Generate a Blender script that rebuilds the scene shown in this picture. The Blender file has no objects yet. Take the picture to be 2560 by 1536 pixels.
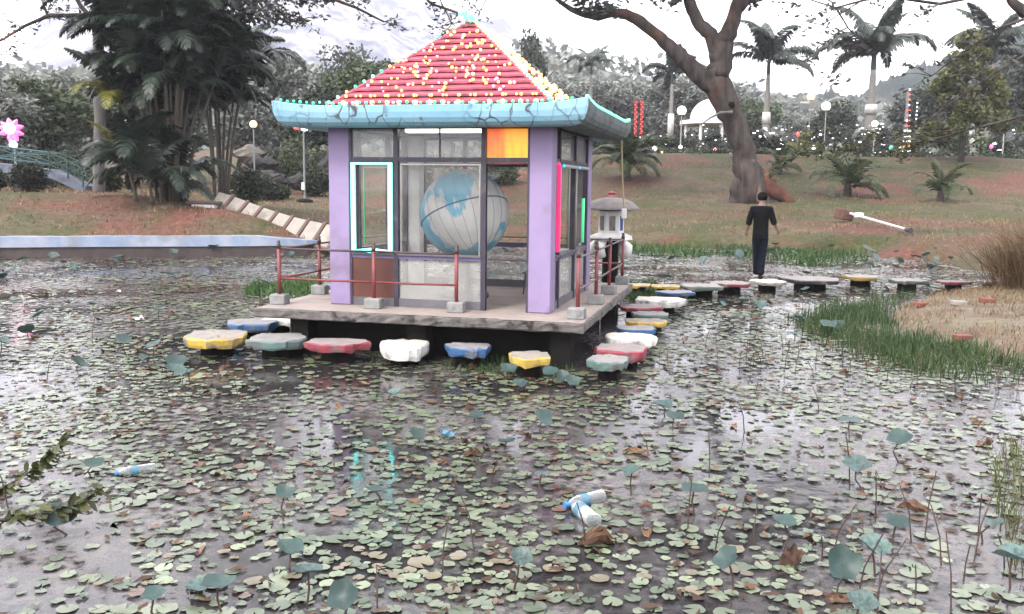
import bpy, math, random
import numpy as np
from mathutils import Vector, Matrix, Euler
random.seed(11); rng = np.random.default_rng(5)
sc = bpy.context.scene
C = sc.collection
R = math.radians

# ---------------------------------------------------------------- camera, sky, sun, exposure
F, PITCH, ROLL, CAMH = 2314.7, .1307, .0116, 2.09      # focal length in pixels of a 2560 wide picture
cam = bpy.data.objects.new('camera', bpy.data.cameras.new('camera')); C.objects.link(cam)
cam.data.sensor_width = 36; cam.data.lens = 36 * F / 2560
cam.data.clip_start = .05; cam.data.clip_end = 6000
cam.matrix_world = Matrix.Translation((0, 0, CAMH)) @ Matrix.Rotation(math.pi/2 - PITCH, 4, 'X') @ Matrix.Rotation(ROLL, 4, 'Z')
sc.camera = cam
SUN_EL, SUN_AZ = 48, 215        # azimuth clockwise from +Y (the view direction)
w = bpy.data.worlds.new('World'); sc.world = w; w.use_nodes = True
nt = w.node_tree; nt.nodes.clear()
out = nt.nodes.new('ShaderNodeOutputWorld'); bg = nt.nodes.new('ShaderNodeBackground')
sky = nt.nodes.new('ShaderNodeTexSky'); sky.sky_type = 'NISHITA'; sky.sun_disc = False
sky.sun_elevation = R(SUN_EL); sky.sun_rotation = R(SUN_AZ); sky.dust_density = 4; sky.air_density = 1.2; sky.ozone_density = 1
hs = nt.nodes.new('ShaderNodeHueSaturation'); hs.inputs['Saturation'].default_value = .22; hs.inputs['Value'].default_value = 1.0
mxw = nt.nodes.new('ShaderNodeMixRGB'); mxw.inputs[0].default_value = .55
tcw = nt.nodes.new('ShaderNodeTexCoord'); nzw = nt.nodes.new('ShaderNodeTexNoise'); nzw.inputs['Scale'].default_value = 2.2; nzw.inputs['Detail'].default_value = 4
crw = nt.nodes.new('ShaderNodeValToRGB')
crw.color_ramp.elements[0].position = .3; crw.color_ramp.elements[0].color = (8.5, 8.3, 9.1, 1)
crw.color_ramp.elements[1].position = .7; crw.color_ramp.elements[1].color = (12.5, 12.3, 12.6, 1)
nt.links.new(tcw.outputs['Generated'], nzw.inputs['Vector']); nt.links.new(nzw.outputs['Fac'], crw.inputs[0])
nt.links.new(sky.outputs[0], hs.inputs['Color']); nt.links.new(hs.outputs[0], mxw.inputs[1]); nt.links.new(crw.outputs[0], mxw.inputs[2])
nt.links.new(mxw.outputs[0], bg.inputs[0]); bg.inputs[1].default_value = .1
nt.links.new(bg.outputs[0], out.inputs[0])
sl = bpy.data.lights.new('sun', 'SUN'); sl.energy = .9; sl.angle = R(14); sl.color = (1, .96, .9)
so = bpy.data.objects.new('sun', sl); C.objects.link(so)
sd = Vector((math.sin(R(SUN_AZ)) * math.cos(R(SUN_EL)), math.cos(R(SUN_AZ)) * math.cos(R(SUN_EL)), math.sin(R(SUN_EL))))
so.rotation_euler = sd.to_track_quat('Z', 'Y').to_euler(); so.location = (0, 0, 60)
vs = sc.view_settings
sc.display_settings.display_device = 'sRGB'
vs.view_transform = 'Standard'; vs.look = 'None'; vs.gamma = 1; vs.use_curve_mapping = False; vs.exposure = 2.45
cy = sc.cycles
cy.max_bounces = 8; cy.transparent_max_bounces = 12; cy.glossy_bounces = 4; cy.transmission_bounces = 8; cy.volume_bounces = 1; cy.sample_clamp_indirect = 6
cy.volume_step_rate = 4; cy.volume_max_steps = 64

# ---------------------------------------------------------------- places
def ray(X, Y):
    dx, dy = X - 1280, Y - 768; c, s = math.cos(ROLL), math.sin(ROLL)
    a, b = (c*dx + s*dy) / F, -(-s*dx + c*dy) / F
    return Vector((a, math.cos(PITCH) + b*math.sin(PITCH), -math.sin(PITCH) + b*math.cos(PITCH)))
def gp(X, Y, z=0.):                 # where a line of sight meets the level z
    r = ray(X, Y); t = (z - CAMH) / r.z; return Vector((r.x*t, r.y*t, z))
def dp(X, Y, D):                    # the point D metres ahead on a line of sight
    r = ray(X, Y); t = D / r.y; return Vector((r.x*t, D, CAMH + r.z*t))
def px2m(n, D): return n * D / F

# ---------------------------------------------------------------- helpers
class MB:
    def __init__(s): s.v = []; s.f = []; s.m = []; s.k = 0
    def add(s, vs, fs, mi=0):
        o = len(s.v); s.v += [tuple(v) for v in vs]; s.f += [tuple(i + o for i in f) for f in fs]; s.m += [mi] * len(fs); return s
    def box(s, c, d, rot=None, mi=0, taper=1.):
        x, y, z = d[0]/2, d[1]/2, d[2]/2
        vs = [Vector((a*x*(taper if e > 0 else 1), b*y*(taper if e > 0 else 1), e*z)) for e in (-1, 1) for a, b in ((-1, -1), (1, -1), (1, 1), (-1, 1))]
        if rot is not None: vs = [rot @ v for v in vs]
        c = Vector(c)
        return s.add([v + c for v in vs], [(3, 2, 1, 0), (4, 5, 6, 7), (0, 1, 5, 4), (1, 2, 6, 5), (2, 3, 7, 6), (3, 0, 4, 7)], mi)
    def bbox(s, c, d, bev=.01, rot=None, mi=0):      # box with chamfered edges
        x, y, z = d[0]/2, d[1]/2, d[2]/2; b = min(bev, x*.9, y*.9, z*.9)
        rings = []
        for zz, i in ((-z, b), (-z + b, 0), (z - b, 0), (z, b)):
            X, Y = x - i, y - i; k = b*.6 if i == 0 else b*.4
            rings.append([(-X + k, -Y, zz), (X - k, -Y, zz), (X, -Y + k, zz), (X, Y - k, zz), (X - k, Y, zz), (-X + k, Y, zz), (-X, Y - k, zz), (-X, -Y + k, zz)])
        vs = [Vector(p) for r in rings for p in r]
        if rot is not None: vs = [rot @ v for v in vs]
        c = Vector(c); fs = [tuple(range(7, -1, -1)), tuple(range(24, 32))]
        for r in range(3):
            for j in range(8): fs.append((r*8 + j, r*8 + (j + 1) % 8, r*8 + 8 + (j + 1) % 8, r*8 + 8 + j))
        return s.add([v + c for v in vs], fs, mi)
    def tube(s, pts, rad, n=8, mi=0, cap=True):
        pts = [Vector(p) for p in pts]
        if not hasattr(rad, '__len__'): rad = [rad] * len(pts)
        vs = []; ref = None
        for i, p in enumerate(pts):
            t = (pts[min(i + 1, len(pts) - 1)] - pts[max(i - 1, 0)])
            t = t.normalized() if t.length > 1e-9 else Vector((0, 0, 1))
            if ref is None: ref = t.orthogonal().normalized()
            a = (ref - t * ref.dot(t)); a = a.normalized() if a.length > 1e-6 else t.orthogonal().normalized(); ref = a
            b = t.cross(a)
            for j in range(n):
                q = 2*math.pi*j/n; vs.append(p + (a*math.cos(q) + b*math.sin(q)) * rad[i])
        fs = []
        for i in range(len(pts) - 1):
            for j in range(n): fs.append((i*n + j, i*n + (j + 1) % n, (i + 1)*n + (j + 1) % n, (i + 1)*n + j))
        if cap: fs += [tuple(range(n - 1, -1, -1)), tuple((len(pts) - 1)*n + j for j in range(n))]
        return s.add(vs, fs, mi)
    def lathe(s, prof, n=16, c=(0, 0, 0), mi=0, sx=1, sy=1):
        vs = [(c[0] + r*math.cos(2*math.pi*j/n)*sx, c[1] + r*math.sin(2*math.pi*j/n)*sy, c[2] + z) for r, z in prof for j in range(n)]
        fs = [(i*n + j, i*n + (j + 1) % n, (i + 1)*n + (j + 1) % n, (i + 1)*n + j) for i in range(len(prof) - 1) for j in range(n)]
        if prof[0][0] > 1e-4: fs.append(tuple(range(n - 1, -1, -1)))
        if prof[-1][0] > 1e-4: fs.append(tuple((len(prof) - 1)*n + j for j in range(n)))
        return s.add(vs, fs, mi)
    def ball(s, c, r, n=10, m=6, mi=0, sz=1.):
        return s.lathe([(max(r*math.sin(math.pi*i/m), 1e-5), -r*sz*math.cos(math.pi*i/m)) for i in range(m + 1)], n, c, mi)
    def build(s, name, mat, parent=None, loc=None, rot=None, smooth=False, **k):
        me = bpy.data.meshes.new(name); me.from_pydata(s.v, [], s.f)
        for q in (mat if isinstance(mat, (list, tuple)) else [mat]): me.materials.append(q)
        if any(s.m): me.polygons.foreach_set('material_index', s.m)
        if smooth: me.polygons.foreach_set('use_smooth', [True] * len(s.f))
        me.update()
        return link(name, me, parent, loc, rot, **k)
def link(name, me, parent=None, loc=None, rot=None, scale=None, **k):
    o = bpy.data.objects.new(name, me); C.objects.link(o)
    if parent is not None: o.parent = parent
    if loc is not None: o.location = loc
    if rot is not None: o.rotation_euler = rot
    if scale is not None: o.scale = scale if hasattr(scale, '__len__') else (scale,) * 3
    for a, b in k.items(): o[a] = b
    return o
def thing(name, label, cat, loc=(0, 0, 0), rz=0., group=None):
    o = bpy.data.objects.new(name, None); C.objects.link(o); o.location = loc; o.rotation_euler = (0, 0, rz)
    o.empty_display_size = .1
    return tag(o, label, cat, group)
def tag(o, label, cat, group=None, kind=None):
    if label: o['label'] = label
    if cat: o['category'] = cat
    if group: o['group'] = group
    if kind: o['kind'] = kind
    return o
def mesh_np(name, V, Fq, mats, tone=None, n=4, smooth=False):   # V (k,3), Fq (m,n) index arrays
    me = bpy.data.meshes.new(name); m = len(Fq)
    me.vertices.add(len(V)); me.vertices.foreach_set('co', np.asarray(V, np.float32).ravel())
    me.loops.add(m*n); me.loops.foreach_set('vertex_index', np.asarray(Fq, np.int32).ravel())
    me.polygons.add(m); me.polygons.foreach_set('loop_start', np.arange(0, m*n, n, dtype=np.int32))
    if smooth: me.polygons.foreach_set('use_smooth', np.ones(m, bool))
    for q in (mats if isinstance(mats, (list, tuple)) else [mats]): me.materials.append(q)
    if tone is not None:
        at = me.attributes.new('tone', 'FLOAT', 'FACE'); at.data.foreach_set('value', np.asarray(tone, np.float32))
    me.update(calc_edges=True); me.validate(); return me

def vnoise(x, y, s=1., seed=0):         # smooth value noise, numpy
    x = np.asarray(x, float)/s; y = np.asarray(y, float)/s
    xi, yi = np.floor(x).astype(int), np.floor(y).astype(int); fx, fy = x - xi, y - yi
    fx = fx*fx*(3 - 2*fx); fy = fy*fy*(3 - 2*fy)
    def h(a, b):
        n = (a*374761393 + b*668265263 + seed*1442695041) & 0x7fffffff
        n = ((n ^ (n >> 13)) * 1274126177) & 0x7fffffff
        return ((n ^ (n >> 16)) & 0xffff) / 65535.
    return (h(xi, yi)*(1 - fx) + h(xi + 1, yi)*fx)*(1 - fy) + (h(xi, yi + 1)*(1 - fx) + h(xi + 1, yi + 1)*fx)*fy
def fbm(x, y, s=1., seed=0): return (vnoise(x, y, s, seed)*.55 + vnoise(x, y, s/2.1, seed + 1)*.28 + vnoise(x, y, s/4.3, seed + 2)*.17)

# ---------------------------------------------------------------- materials
def nodes(name):
    m = bpy.data.materials.new(name); m.use_nodes = True; t = m.node_tree
    return m, t, t.nodes['Principled BSDF']
def nd(t, k, **kw):
    n = t.nodes.new(k)
    for a, b in kw.items():
        if a in n.inputs: n.inputs[a].default_value = b
        else: setattr(n, a, b)
    return n
def noise_fac(t, scale, detail=4, lo=.35, hi=.65, vec=None, stretch=None):
    tc = nd(t, 'ShaderNodeTexCoord'); v = tc.outputs['Object'] if vec is None else tc.outputs[vec]
    if stretch:
        mp = nd(t, 'ShaderNodeMapping'); mp.inputs['Scale'].default_value = stretch; t.links.new(v, mp.inputs[0]); v = mp.outputs[0]
    n = nd(t, 'ShaderNodeTexNoise', Scale=scale, Detail=detail, Roughness=.6); t.links.new(v, n.inputs['Vector'])
    r = nd(t, 'ShaderNodeMapRange'); r.inputs['From Min'].default_value = lo; r.inputs['From Max'].default_value = hi
    t.links.new(n.outputs['Fac'], r.inputs['Value']); return r.outputs[0], n.outputs['Fac']
def mix(t, fac, a, b):
    m = nd(t, 'ShaderNodeMixRGB')
    for i, q in ((0, fac), (1, a), (2, b)):
        if isinstance(q, bpy.types.NodeSocket): t.links.new(q, m.inputs[i])
        else: m.inputs[i].default_value = q if i == 0 else (*q, 1)
    return m.outputs[0]
KD = .44                        # palette factor: the colours below were picked from a brighter picture
def pm(name, c1, c2=None, scale=4., rough=.7, bump=.0, bscale=None, metal=0., lo=.35, hi=.65, dirt=None, dscale=1.3, dlo=.5, dhi=.72, stretch=None, spec=.4):
    m, t, b = nodes(name); c2 = c2 or tuple(x*.75 for x in c1)
    b.inputs['Roughness'].default_value = rough; b.inputs['Metallic'].default_value = metal; b.inputs['Specular IOR Level'].default_value = spec
    c2 = c2 or tuple(x*.75 for x in c1)
    k = KD if max(c1) < .6 else .60
    c1, c2 = tuple(x*k for x in c1), tuple(x*k for x in c2); dirt = dirt and tuple(x*k for x in dirt)
    f, raw = noise_fac(t, scale, lo=lo, hi=hi, stretch=stretch); col = mix(t, f, c1, c2)
    if dirt:
        f2, _ = noise_fac(t, dscale, 6, dlo, dhi); col = mix(t, f2, col, dirt)
    t.links.new(col, b.inputs['Base Color'])
    if bump:
        f3, r3 = noise_fac(t, bscale or scale*4, 5); bp = nd(t, 'ShaderNodeBump', Strength=bump, Distance=.02); t.links.new(r3, bp.inputs['Height']); t.links.new(bp.outputs[0], b.inputs['Normal'])
    return m
def leafmat(name, dark, light, odd=None, rough=.55, trans=.25, spec=.3):   # tone attribute picks each leaf's colour
    m, t, b = nodes(name)
    at = nd(t, 'ShaderNodeAttribute', attribute_name='tone'); cr = nd(t, 'ShaderNodeValToRGB')
    dark, light = tuple(x*KD for x in dark), tuple(x*KD for x in light); odd = odd and tuple(x*KD for x in odd)
    e = cr.color_ramp.elements; e[0].color = (*dark, 1); e[0].position = .1; e[1].color = (*light, 1); e[1].position = .85
    if odd: q = e.new(.97); q.color = (*odd, 1)
    t.links.new(at.outputs['Fac'], cr.inputs[0])
    oi = nd(t, 'ShaderNodeObjectInfo'); h = nd(t, 'ShaderNodeHueSaturation'); mr = nd(t, 'ShaderNodeMapRange'); mr.inputs['To Min'].default_value = .75; mr.inputs['To Max'].default_value = 1.3
    t.links.new(oi.outputs['Random'], mr.inputs['Value']); t.links.new(mr.outputs[0], h.inputs['Value']); t.links.new(cr.outputs[0], h.inputs['Color'])
    t.links.new(h.outputs[0], b.inputs['Base Color']); b.inputs['Roughness'].default_value = rough; b.inputs['Specular IOR Level'].default_value = spec
    if trans:
        tr = nd(t, 'ShaderNodeBsdfTranslucent'); t.links.new(h.outputs[0], tr.inputs[0]); ms = nd(t, 'ShaderNodeMixShader'); ms.inputs[0].default_value = trans
        t.links.new(b.outputs[0], ms.inputs[1]); t.links.new(tr.outputs[0], ms.inputs[2]); t.links.new(ms.outputs[0], t.nodes['Material Output'].inputs[0])
    return m
def glow(name, col, strength):
    m, t, b = nodes(name); b.inputs['Base Color'].default_value = (*[min(1, c) for c in col], 1); b.inputs['Emission Color'].default_value = (*col, 1); b.inputs['Emission Strength'].default_value = strength; return m
def glassmat(name, tint=(1, 1, 1), clear=.82, haze=(.45, .46, .45), hz=.0, rough=.03):
    m, t, b = nodes(name); o = t.nodes['Material Output']
    tr = nd(t, 'ShaderNodeBsdfTransparent'); tr.inputs[0].default_value = (*tint, 1)
    gl = nd(t, 'ShaderNodeBsdfGlossy', Roughness=rough); fr = nd(t, 'ShaderNodeFresnel', IOR=1.5)
    m1 = nd(t, 'ShaderNodeMixShader'); t.links.new(fr.outputs[0], m1.inputs[0]); t.links.new(tr.outputs[0], m1.inputs[1]); t.links.new(gl.outputs[0], m1.inputs[2])
    df = nd(t, 'ShaderNodeBsdfDiffuse'); df.inputs[0].default_value = (*haze, 1)
    f, _ = noise_fac(t, 3., 4, .3, .75); mt = nd(t, 'ShaderNodeMath', operation='MULTIPLY_ADD'); t.links.new(f, mt.inputs[0]); mt.inputs[1].default_value = .15 if hz else .06; mt.inputs[2].default_value = hz
    m2 = nd(t, 'ShaderNodeMixShader'); t.links.new(mt.outputs[0], m2.inputs[0]); t.links.new(m1.outputs[0], m2.inputs[1]); t.links.new(df.outputs[0], m2.inputs[2])
    t.links.new(m2.outputs[0], o.inputs[0]); t.nodes.remove(b); return m

M = {}
M['purple'] = pm('purple paint', (.40, .30, .53), (.35, .265, .48), 3, .6, .08, 40, dirt=(.27, .20, .27), dscale=2.6, dlo=.52, dhi=.74)
M['frame'] = pm('dark purple frame paint', (.055, .04, .085), (.035, .028, .045), 6, .5, dirt=(.16, .15, .17), dscale=5, dlo=.55, dhi=.75)
M['sillpaint'] = pm('violet sill paint', (.20, .16, .36), (.14, .12, .22), 6, .5)
M['greyrail'] = pm('grey painted rail', (.20, .19, .21), (.14, .13, .15), 5, .6)
M['conc'] = pm('weathered concrete', (.34, .31, .29), (.22, .20, .19), 5, .85, .3, 30, dirt=(.07, .065, .06), dscale=3, dlo=.56, dhi=.7)
M['floor'] = pm('pinkish cement floor', (.46, .37, .32), (.36, .30, .27), 3, .8, .1, 40, dirt=(.2, .17, .15), dscale=2, dlo=.55, dhi=.75)
M['edge'] = pm('mossy concrete edge', (.20, .18, .17), (.11, .10, .095), 7, .9, .5, 25, dirt=(.025, .022, .02), dscale=6, dlo=.55, dhi=.66)
M['block'] = pm('grey cinder block', (.38, .38, .37), (.26, .26, .255), 9, .9, .4, 40, dirt=(.12, .12, .11), dscale=6, dlo=.55, dhi=.7)
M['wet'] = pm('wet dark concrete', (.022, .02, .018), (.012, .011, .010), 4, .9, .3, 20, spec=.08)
M['redpaint'] = pm('red railing paint', (.30, .05, .055), (.20, .035, .04), 9, .5, dirt=(.09, .04, .035), dscale=7, dlo=.55, dhi=.7)
M['railtop'] = pm('worn dark rail top', (.05, .03, .032), (.10, .05, .05), 12, .5)
M['railgrey'] = pm('worn rail', (.22, .13, .13), (.13, .10, .10), 12, .5)
M['roof'] = pm('red roof tile', (.56, .105, .165), (.46, .08, .125), 5, .55, .1, 40, dirt=(.20, .05, .05), dscale=5, dlo=.55, dhi=.75)
M['brown'] = pm('brown board', (.16, .035, .018), (.09, .025, .018), 3, .5, dirt=(.20, .07, .02), dscale=2.5, dlo=.5, dhi=.8)
M['ceil'] = pm('white ceiling paint', (.7, .7, .7), (.6, .6, .6), 3, .8)
M['white'] = pm('white paint', (.75, .74, .72), (.62, .61, .58), 4, .6, dirt=(.4, .38, .33), dscale=5, dlo=.6, dhi=.75)
M['glass'] = glassmat('window glass')
M['frost'] = glassmat('hazy glass', hz=.42, haze=(.33, .325, .31), rough=.15)
M['mesh'] = glassmat('milky glass', hz=.22, haze=(.4, .4, .4))
M['soil'] = pm('dark soil', (.06, .045, .035), (.10, .06, .04), 4, .9)
def eave_mat():
    m, t, b = nodes('cracked light blue paint'); b.inputs['Roughness'].default_value = .6
    tc = nd(t, 'ShaderNodeTexCoord'); mp = nd(t, 'ShaderNodeMapping'); mp.inputs['Scale'].default_value = (5.5, 5.5, 1.0); t.links.new(tc.outputs['Object'], mp.inputs[0])
    n0 = nd(t, 'ShaderNodeTexNoise', Scale=3., Detail=3); t.links.new(tc.outputs['Object'], n0.inputs['Vector'])
    ad = nd(t, 'ShaderNodeMixRGB', blend_type='ADD'); ad.inputs[0].default_value = 1.5; t.links.new(mp.outputs[0], ad.inputs[1]); t.links.new(n0.outputs['Color'], ad.inputs[2])
    vo = nd(t, 'ShaderNodeTexVoronoi', feature='DISTANCE_TO_EDGE', Scale=1.); t.links.new(ad.outputs[0], vo.inputs['Vector'])
    mr = nd(t, 'ShaderNodeMapRange'); mr.inputs['From Min'].default_value = .012; mr.inputs['From Max'].default_value = .05; mr.inputs['To Min'].default_value = 1; mr.inputs['To Max'].default_value = 0
    t.links.new(vo.outputs['Distance'], mr.inputs['Value'])
    f, _ = noise_fac(t, .8, 4, .47, .56); mu = nd(t, 'ShaderNodeMath', operation='MULTIPLY'); t.links.new(mr.outputs[0], mu.inputs[0]); t.links.new(f, mu.inputs[1])
    f2, _ = noise_fac(t, 2.2, 5, .35, .65); base = mix(t, f2, (.125, .255, .335), (.17, .30, .37))
    f3, _ = noise_fac(t, 9., 6, .6, .68); f4, _ = noise_fac(t, 1.1, 2, .48, .62); m5 = nd(t, 'ShaderNodeMath', operation='MULTIPLY'); t.links.new(f3, m5.inputs[0]); t.links.new(f4, m5.inputs[1])
    base = mix(t, m5.outputs[0], base, (.07, .08, .08))
    t.links.new(mix(t, mu.outputs[0], base, (.03, .03, .03)), b.inputs['Base Color']); return m
M['eave'] = eave_mat()
M['eave_side'] = pm('weathered grey green eave', (.17, .21, .22), (.10, .13, .13), 6, .7, .2, 20, dirt=(.05, .06, .06), dscale=5, dlo=.5, dhi=.65, stretch=(1, 3, 1))
M['warm'] = glow('warm bulb', (1, .40, .10), .40); M['warmhot'] = glow('hot warm bulb', (1, .50, .17), .62)
M['pinkb'] = glow('pink bulb', (1, .25, .40), 0.307)
M['green'] = glow('green bulb', (.03, .85, .32), .22); M['greenhot'] = glow('bright green bulb', (.14, 1, .55), .36)
M['cyan'] = glow('cyan rope light', (.20, 1, .92), 0.620); M['pink'] = glow('pink rope light', (1, .04, .17), 0.197); M['bluerope'] = glow('blue rope light', (.05, .50, 1), 0.241); M['greenrope'] = glow('green rope light', (.05, .6, .25), 0.102)
M['whitelamp'] = glow('lit white globe', (1, .97, .92), 1.022); M['orangelamp'] = glow('orange lamp', (1, .40, .15), 0.876); M['redlamp'] = glow('red lamp', (1, .08, .06), 0.263); M['pinklamp'] = glow('pink lamp', (1, .12, .45), 0.219); M['tube'] = glow('fluorescent tube', (1, .98, .95), 1.168)
M['speck'] = glow('white garden light', (1, 1, 1), 0.401)
M['dim'] = pm('unlit rope', (.25, .26, .22), (.4, .42, .35), 60, .3)
def orange_mat():                      # backlit acrylic
    m, t, b = nodes('orange acrylic pane'); f, _ = noise_fac(t, 1.6, 2, .35, .65, stretch=(3, 1, .5)); c = mix(t, f, (1, .34, .0), (.80, .095, .0))
    t.links.new(c, b.inputs['Base Color']); t.links.new(c, b.inputs['Emission Color']); b.inputs['Emission Strength'].default_value = .115; b.inputs['Roughness'].default_value = .25; return m
M['orange'] = orange_mat()
M['bark'] = pm('grey brown bark', (.125, .105, .095), (.045, .036, .033), 3.5, .95, 1.0, 9, spec=.1, dirt=(.20, .09, .06), dscale=.8, dlo=.56, dhi=.75, stretch=(1, 1, .3))
M['barkred'] = pm('red earth stained bark', (.24, .095, .065), (.09, .05, .042), 3, .95, .8, 9, spec=.1); M['palebark'] = pm('pale grey bark', (.22, .20, .19), (.13, .12, .115), 3, .9, .5, 12, stretch=(1, 1, .3))
M['palmtrunk'] = pm('grey palm trunk', (.34, .32, .29), (.22, .21, .19), 4, .9, .3, 20, stretch=(1, 1, 5))
M['palmband'] = pm('white band on trunk', (.62, .60, .56), (.45, .44, .42), 4, .8)
M['cane'] = pm('cane palm stem', (.06, .052, .036), (.11, .095, .065), 6, .7, .2, 20, stretch=(1, 1, 6), dirt=(.18, .06, .02), dscale=2.5, dlo=.58, dhi=.72)
M['frond'] = leafmat('palm frond', (.012, .022, .015), (.042, .062, .038), rough=.4, trans=.2)
M['frondyel'] = leafmat('yellow palm frond', (.12, .13, .015), (.26, .24, .03), rough=.45, trans=.3)
M['frondor'] = leafmat('orange dying frond', (.22, .07, .012), (.36, .13, .03), rough=.6, trans=.25)
M['frondgrey'] = leafmat('grey green frond', (.05, .07, .055), (.12, .145, .12), rough=.5, trans=.2)
M['frondshrub'] = leafmat('shrub palm frond', (.03, .055, .018), (.09, .13, .04), rough=.5, trans=.25)
M['leafgrey'] = leafmat('grey green leaves', (.045, .06, .045), (.13, .15, .115))
M['leafhaze'] = leafmat('leaves with painted haze', (.15, .17, .14), (.36, .38, .33)); M['leafdark'] = leafmat('dark green leaves', (.018, .03, .016), (.065, .085, .045))  # the lighter far leaves carry distance haze in their colour
M['leafmid'] = leafmat('mid green leaves', (.035, .055, .02), (.10, .135, .055))
M['leafolive'] = leafmat('olive leaves', (.05, .06, .018), (.13, .14, .045))
M['leafyel'] = leafmat('yellow green leaves', (.08, .095, .03), (.30, .31, .11))
M['twigleaf'] = leafmat('grey feathery leaves', (.055, .06, .05), (.13, .135, .12))
M['hedge'] = leafmat('clipped hedge leaves', (.014, .018, .009), (.045, .05, .025))
M['reed'] = leafmat('green reeds', (.03, .07, .018), (.10, .17, .05), odd=(.28, .26, .12))
M['weed'] = leafmat('green weeds', (.03, .075, .015), (.085, .17, .04))
M['drygrass'] = leafmat('dry grass', (.16, .085, .035), (.42, .29, .16), odd=(.22, .10, .04), trans=.15)
M['pad'] = leafmat('floating pads', (.075, .11, .055), (.255, .295, .175), odd=(.15, .085, .045), rough=.33, trans=0, spec=.7)
def lotus_mat():
    m = leafmat('lotus leaves', (.030, .080, .070), (.15, .235, .225), odd=(.09, .19, .06), rough=.45, trans=.18); t = m.node_tree; h = [n for n in t.nodes if n.bl_idname == 'ShaderNodeHueSaturation'][0]; src = h.inputs['Color'].links[0].from_socket
    f, _ = noise_fac(t, 3.2, 6, .40, .66); f2, _ = noise_fac(t, 1.2, 5, .62, .72); c = mix(t, f, src, (.020, .036, .033)); c = mix(t, f2, c, (.07, .062, .03)); t.links.new(c, h.inputs['Color']); return m
M['lotus'] = lotus_mat()
M['dead'] = leafmat('dead brown leaves', (.06, .03, .018), (.36, .20, .12), rough=.8, trans=.1)
M['stalk'] = pm('dead lotus stalk', (.045, .03, .025), (.12, .055, .04), 8, .8)

def stone_mats(name, c):
    side = pm(name + ' stone paint', c, tuple(x*.75 for x in c), 7, .7, .35, 25, dirt=(.20, .18, .17), dscale=5, dlo=.52, dhi=.66)
    g = (.36, .33, .32) if not name.endswith('white') else (.62, .54, .47)
    top = pm(name + ' worn stone top', tuple(.13*x + .87*y for x, y in zip(c, g)), tuple(.05*x + .95*y*.75 for x, y in zip(c, g)), 5, .75, .2, 25, dirt=tuple(.5*x + .5*y for x, y in zip(c, g)), dscale=2.0, dlo=.62, dhi=.75)
    return [side, top]
STONE = {'yellow': stone_mats('yellow', (.62, .42, .07)), 'blue': stone_mats('blue', (.04, .15, .36)), 'white': stone_mats('white', (.78, .76, .72)), 'grey green': stone_mats('grey green', (.17, .27, .25)), 'red': stone_mats('red', (.42, .06, .09)), 'charcoal': stone_mats('charcoal', (.05, .05, .05))}
for k_, c_ in (('yellow', (.42, .29, .07)), ('grey green', (.12, .17, .16)), ('red', (.24, .05, .07)), ('white', (.50, .48, .44)), ('charcoal', (.03, .03, .03))): STONE['faded ' + k_] = stone_mats('faded ' + k_, c_)

# ---------------------------------------------------------------- terrain
PROF = [(-1.2, [(0, .5), (2.2, .5), (3.2, -.5), (22.4, -.5), (22.8, .56), (24, .62), (29, 1.7), (45, 1.8), (70, 2.3), (110, 4), (250, 8)]),
        (-.58, [(0, .5), (2.2, .5), (3.2, -.5), (24.5, -.5), (24.8, .5), (25.4, .58), (30.2, 1.68), (33, 1.75), (45, 1.8), (70, 2.3), (110, 4), (250, 8)]),
        (-.40, [(0, .5), (2.2, .5), (3.2, -.5), (25.45, -.5), (25.7, .5), (26.2, .56), (29.6, 1.6), (32, 1.62), (45, 1.6), (70, 2.3), (110, 4), (250, 8)]),
        (-.31, [(0, .5), (2.2, .5), (3.2, -.5), (26.3, -.5), (26.5, .45), (26.4, .55), (28.2, 1.25), (31, 1.25), (45, 1.2), (60, 2.0), (70, 3), (110, 6), (250, 12)]),
        (-.20, [(0, .5), (2.2, .5), (3.2, -.5), (26.6, -.5), (27, .3), (29, .5), (45, 1.05), (56, 1.6), (68, 3.6), (110, 6), (250, 12)]),
        (-.02, [(0, .5), (2.2, .5), (3.2, -.5), (33.5, -.5), (34.2, .3), (45, 1.2), (62, 4.0), (75, 4.3), (120, 4.8), (250, 10)]),
        (.18, [(0, .5), (2.2, .5), (3.2, -.5), (31.5, -.5), (32.3, .35), (34, .55), (40, 1.0), (47, 1.9), (60, 4.25), (64, 4.35), (120, 4.6), (250, 8)]),
        (.34, [(0, .5), (2.2, .5), (3.2, -.5), (29.8, -.5), (30.6, .4), (32, .6), (40, 1.0), (47, 1.9), (60, 4.2), (64, 4.3), (120, 4.6), (250, 8)]),
        (.44, [(0, .5), (2.2, .5), (3.2, -.5), (27.2, -.5), (28.2, .4), (30, .62), (38, 1.0), (47, 1.8), (60, 4.2), (64, 4.3), (120, 4.6), (250, 8)]),
        (.52, [(0, .5), (2.2, .5), (3.2, -.5), (23.5, -.5), (24.6, .35), (28, .7), (38, 1.0), (47, 1.8), (60, 4.2), (64, 4.3), (120, 4.6), (250, 8)]),
        (1.2, [(0, .5), (2.2, .5), (3.2, -.5), (18, -.5), (19, .4), (28, .7), (38, 1.0), (47, 1.8), (60, 4.2), (64, 4.3), (120, 4.6), (250, 8)])]
ISLE = [(2225, 782), (2262, 752), (2330, 732), (2420, 722), (2560, 712), (2900, 715), (3300, 800), (2900, 905), (2560, 880), (2420, 862), (2310, 838), (2245, 812)]
ISLE_W = np.array([tuple(gp(*p, .1))[:2] for p in ISLE])
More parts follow.
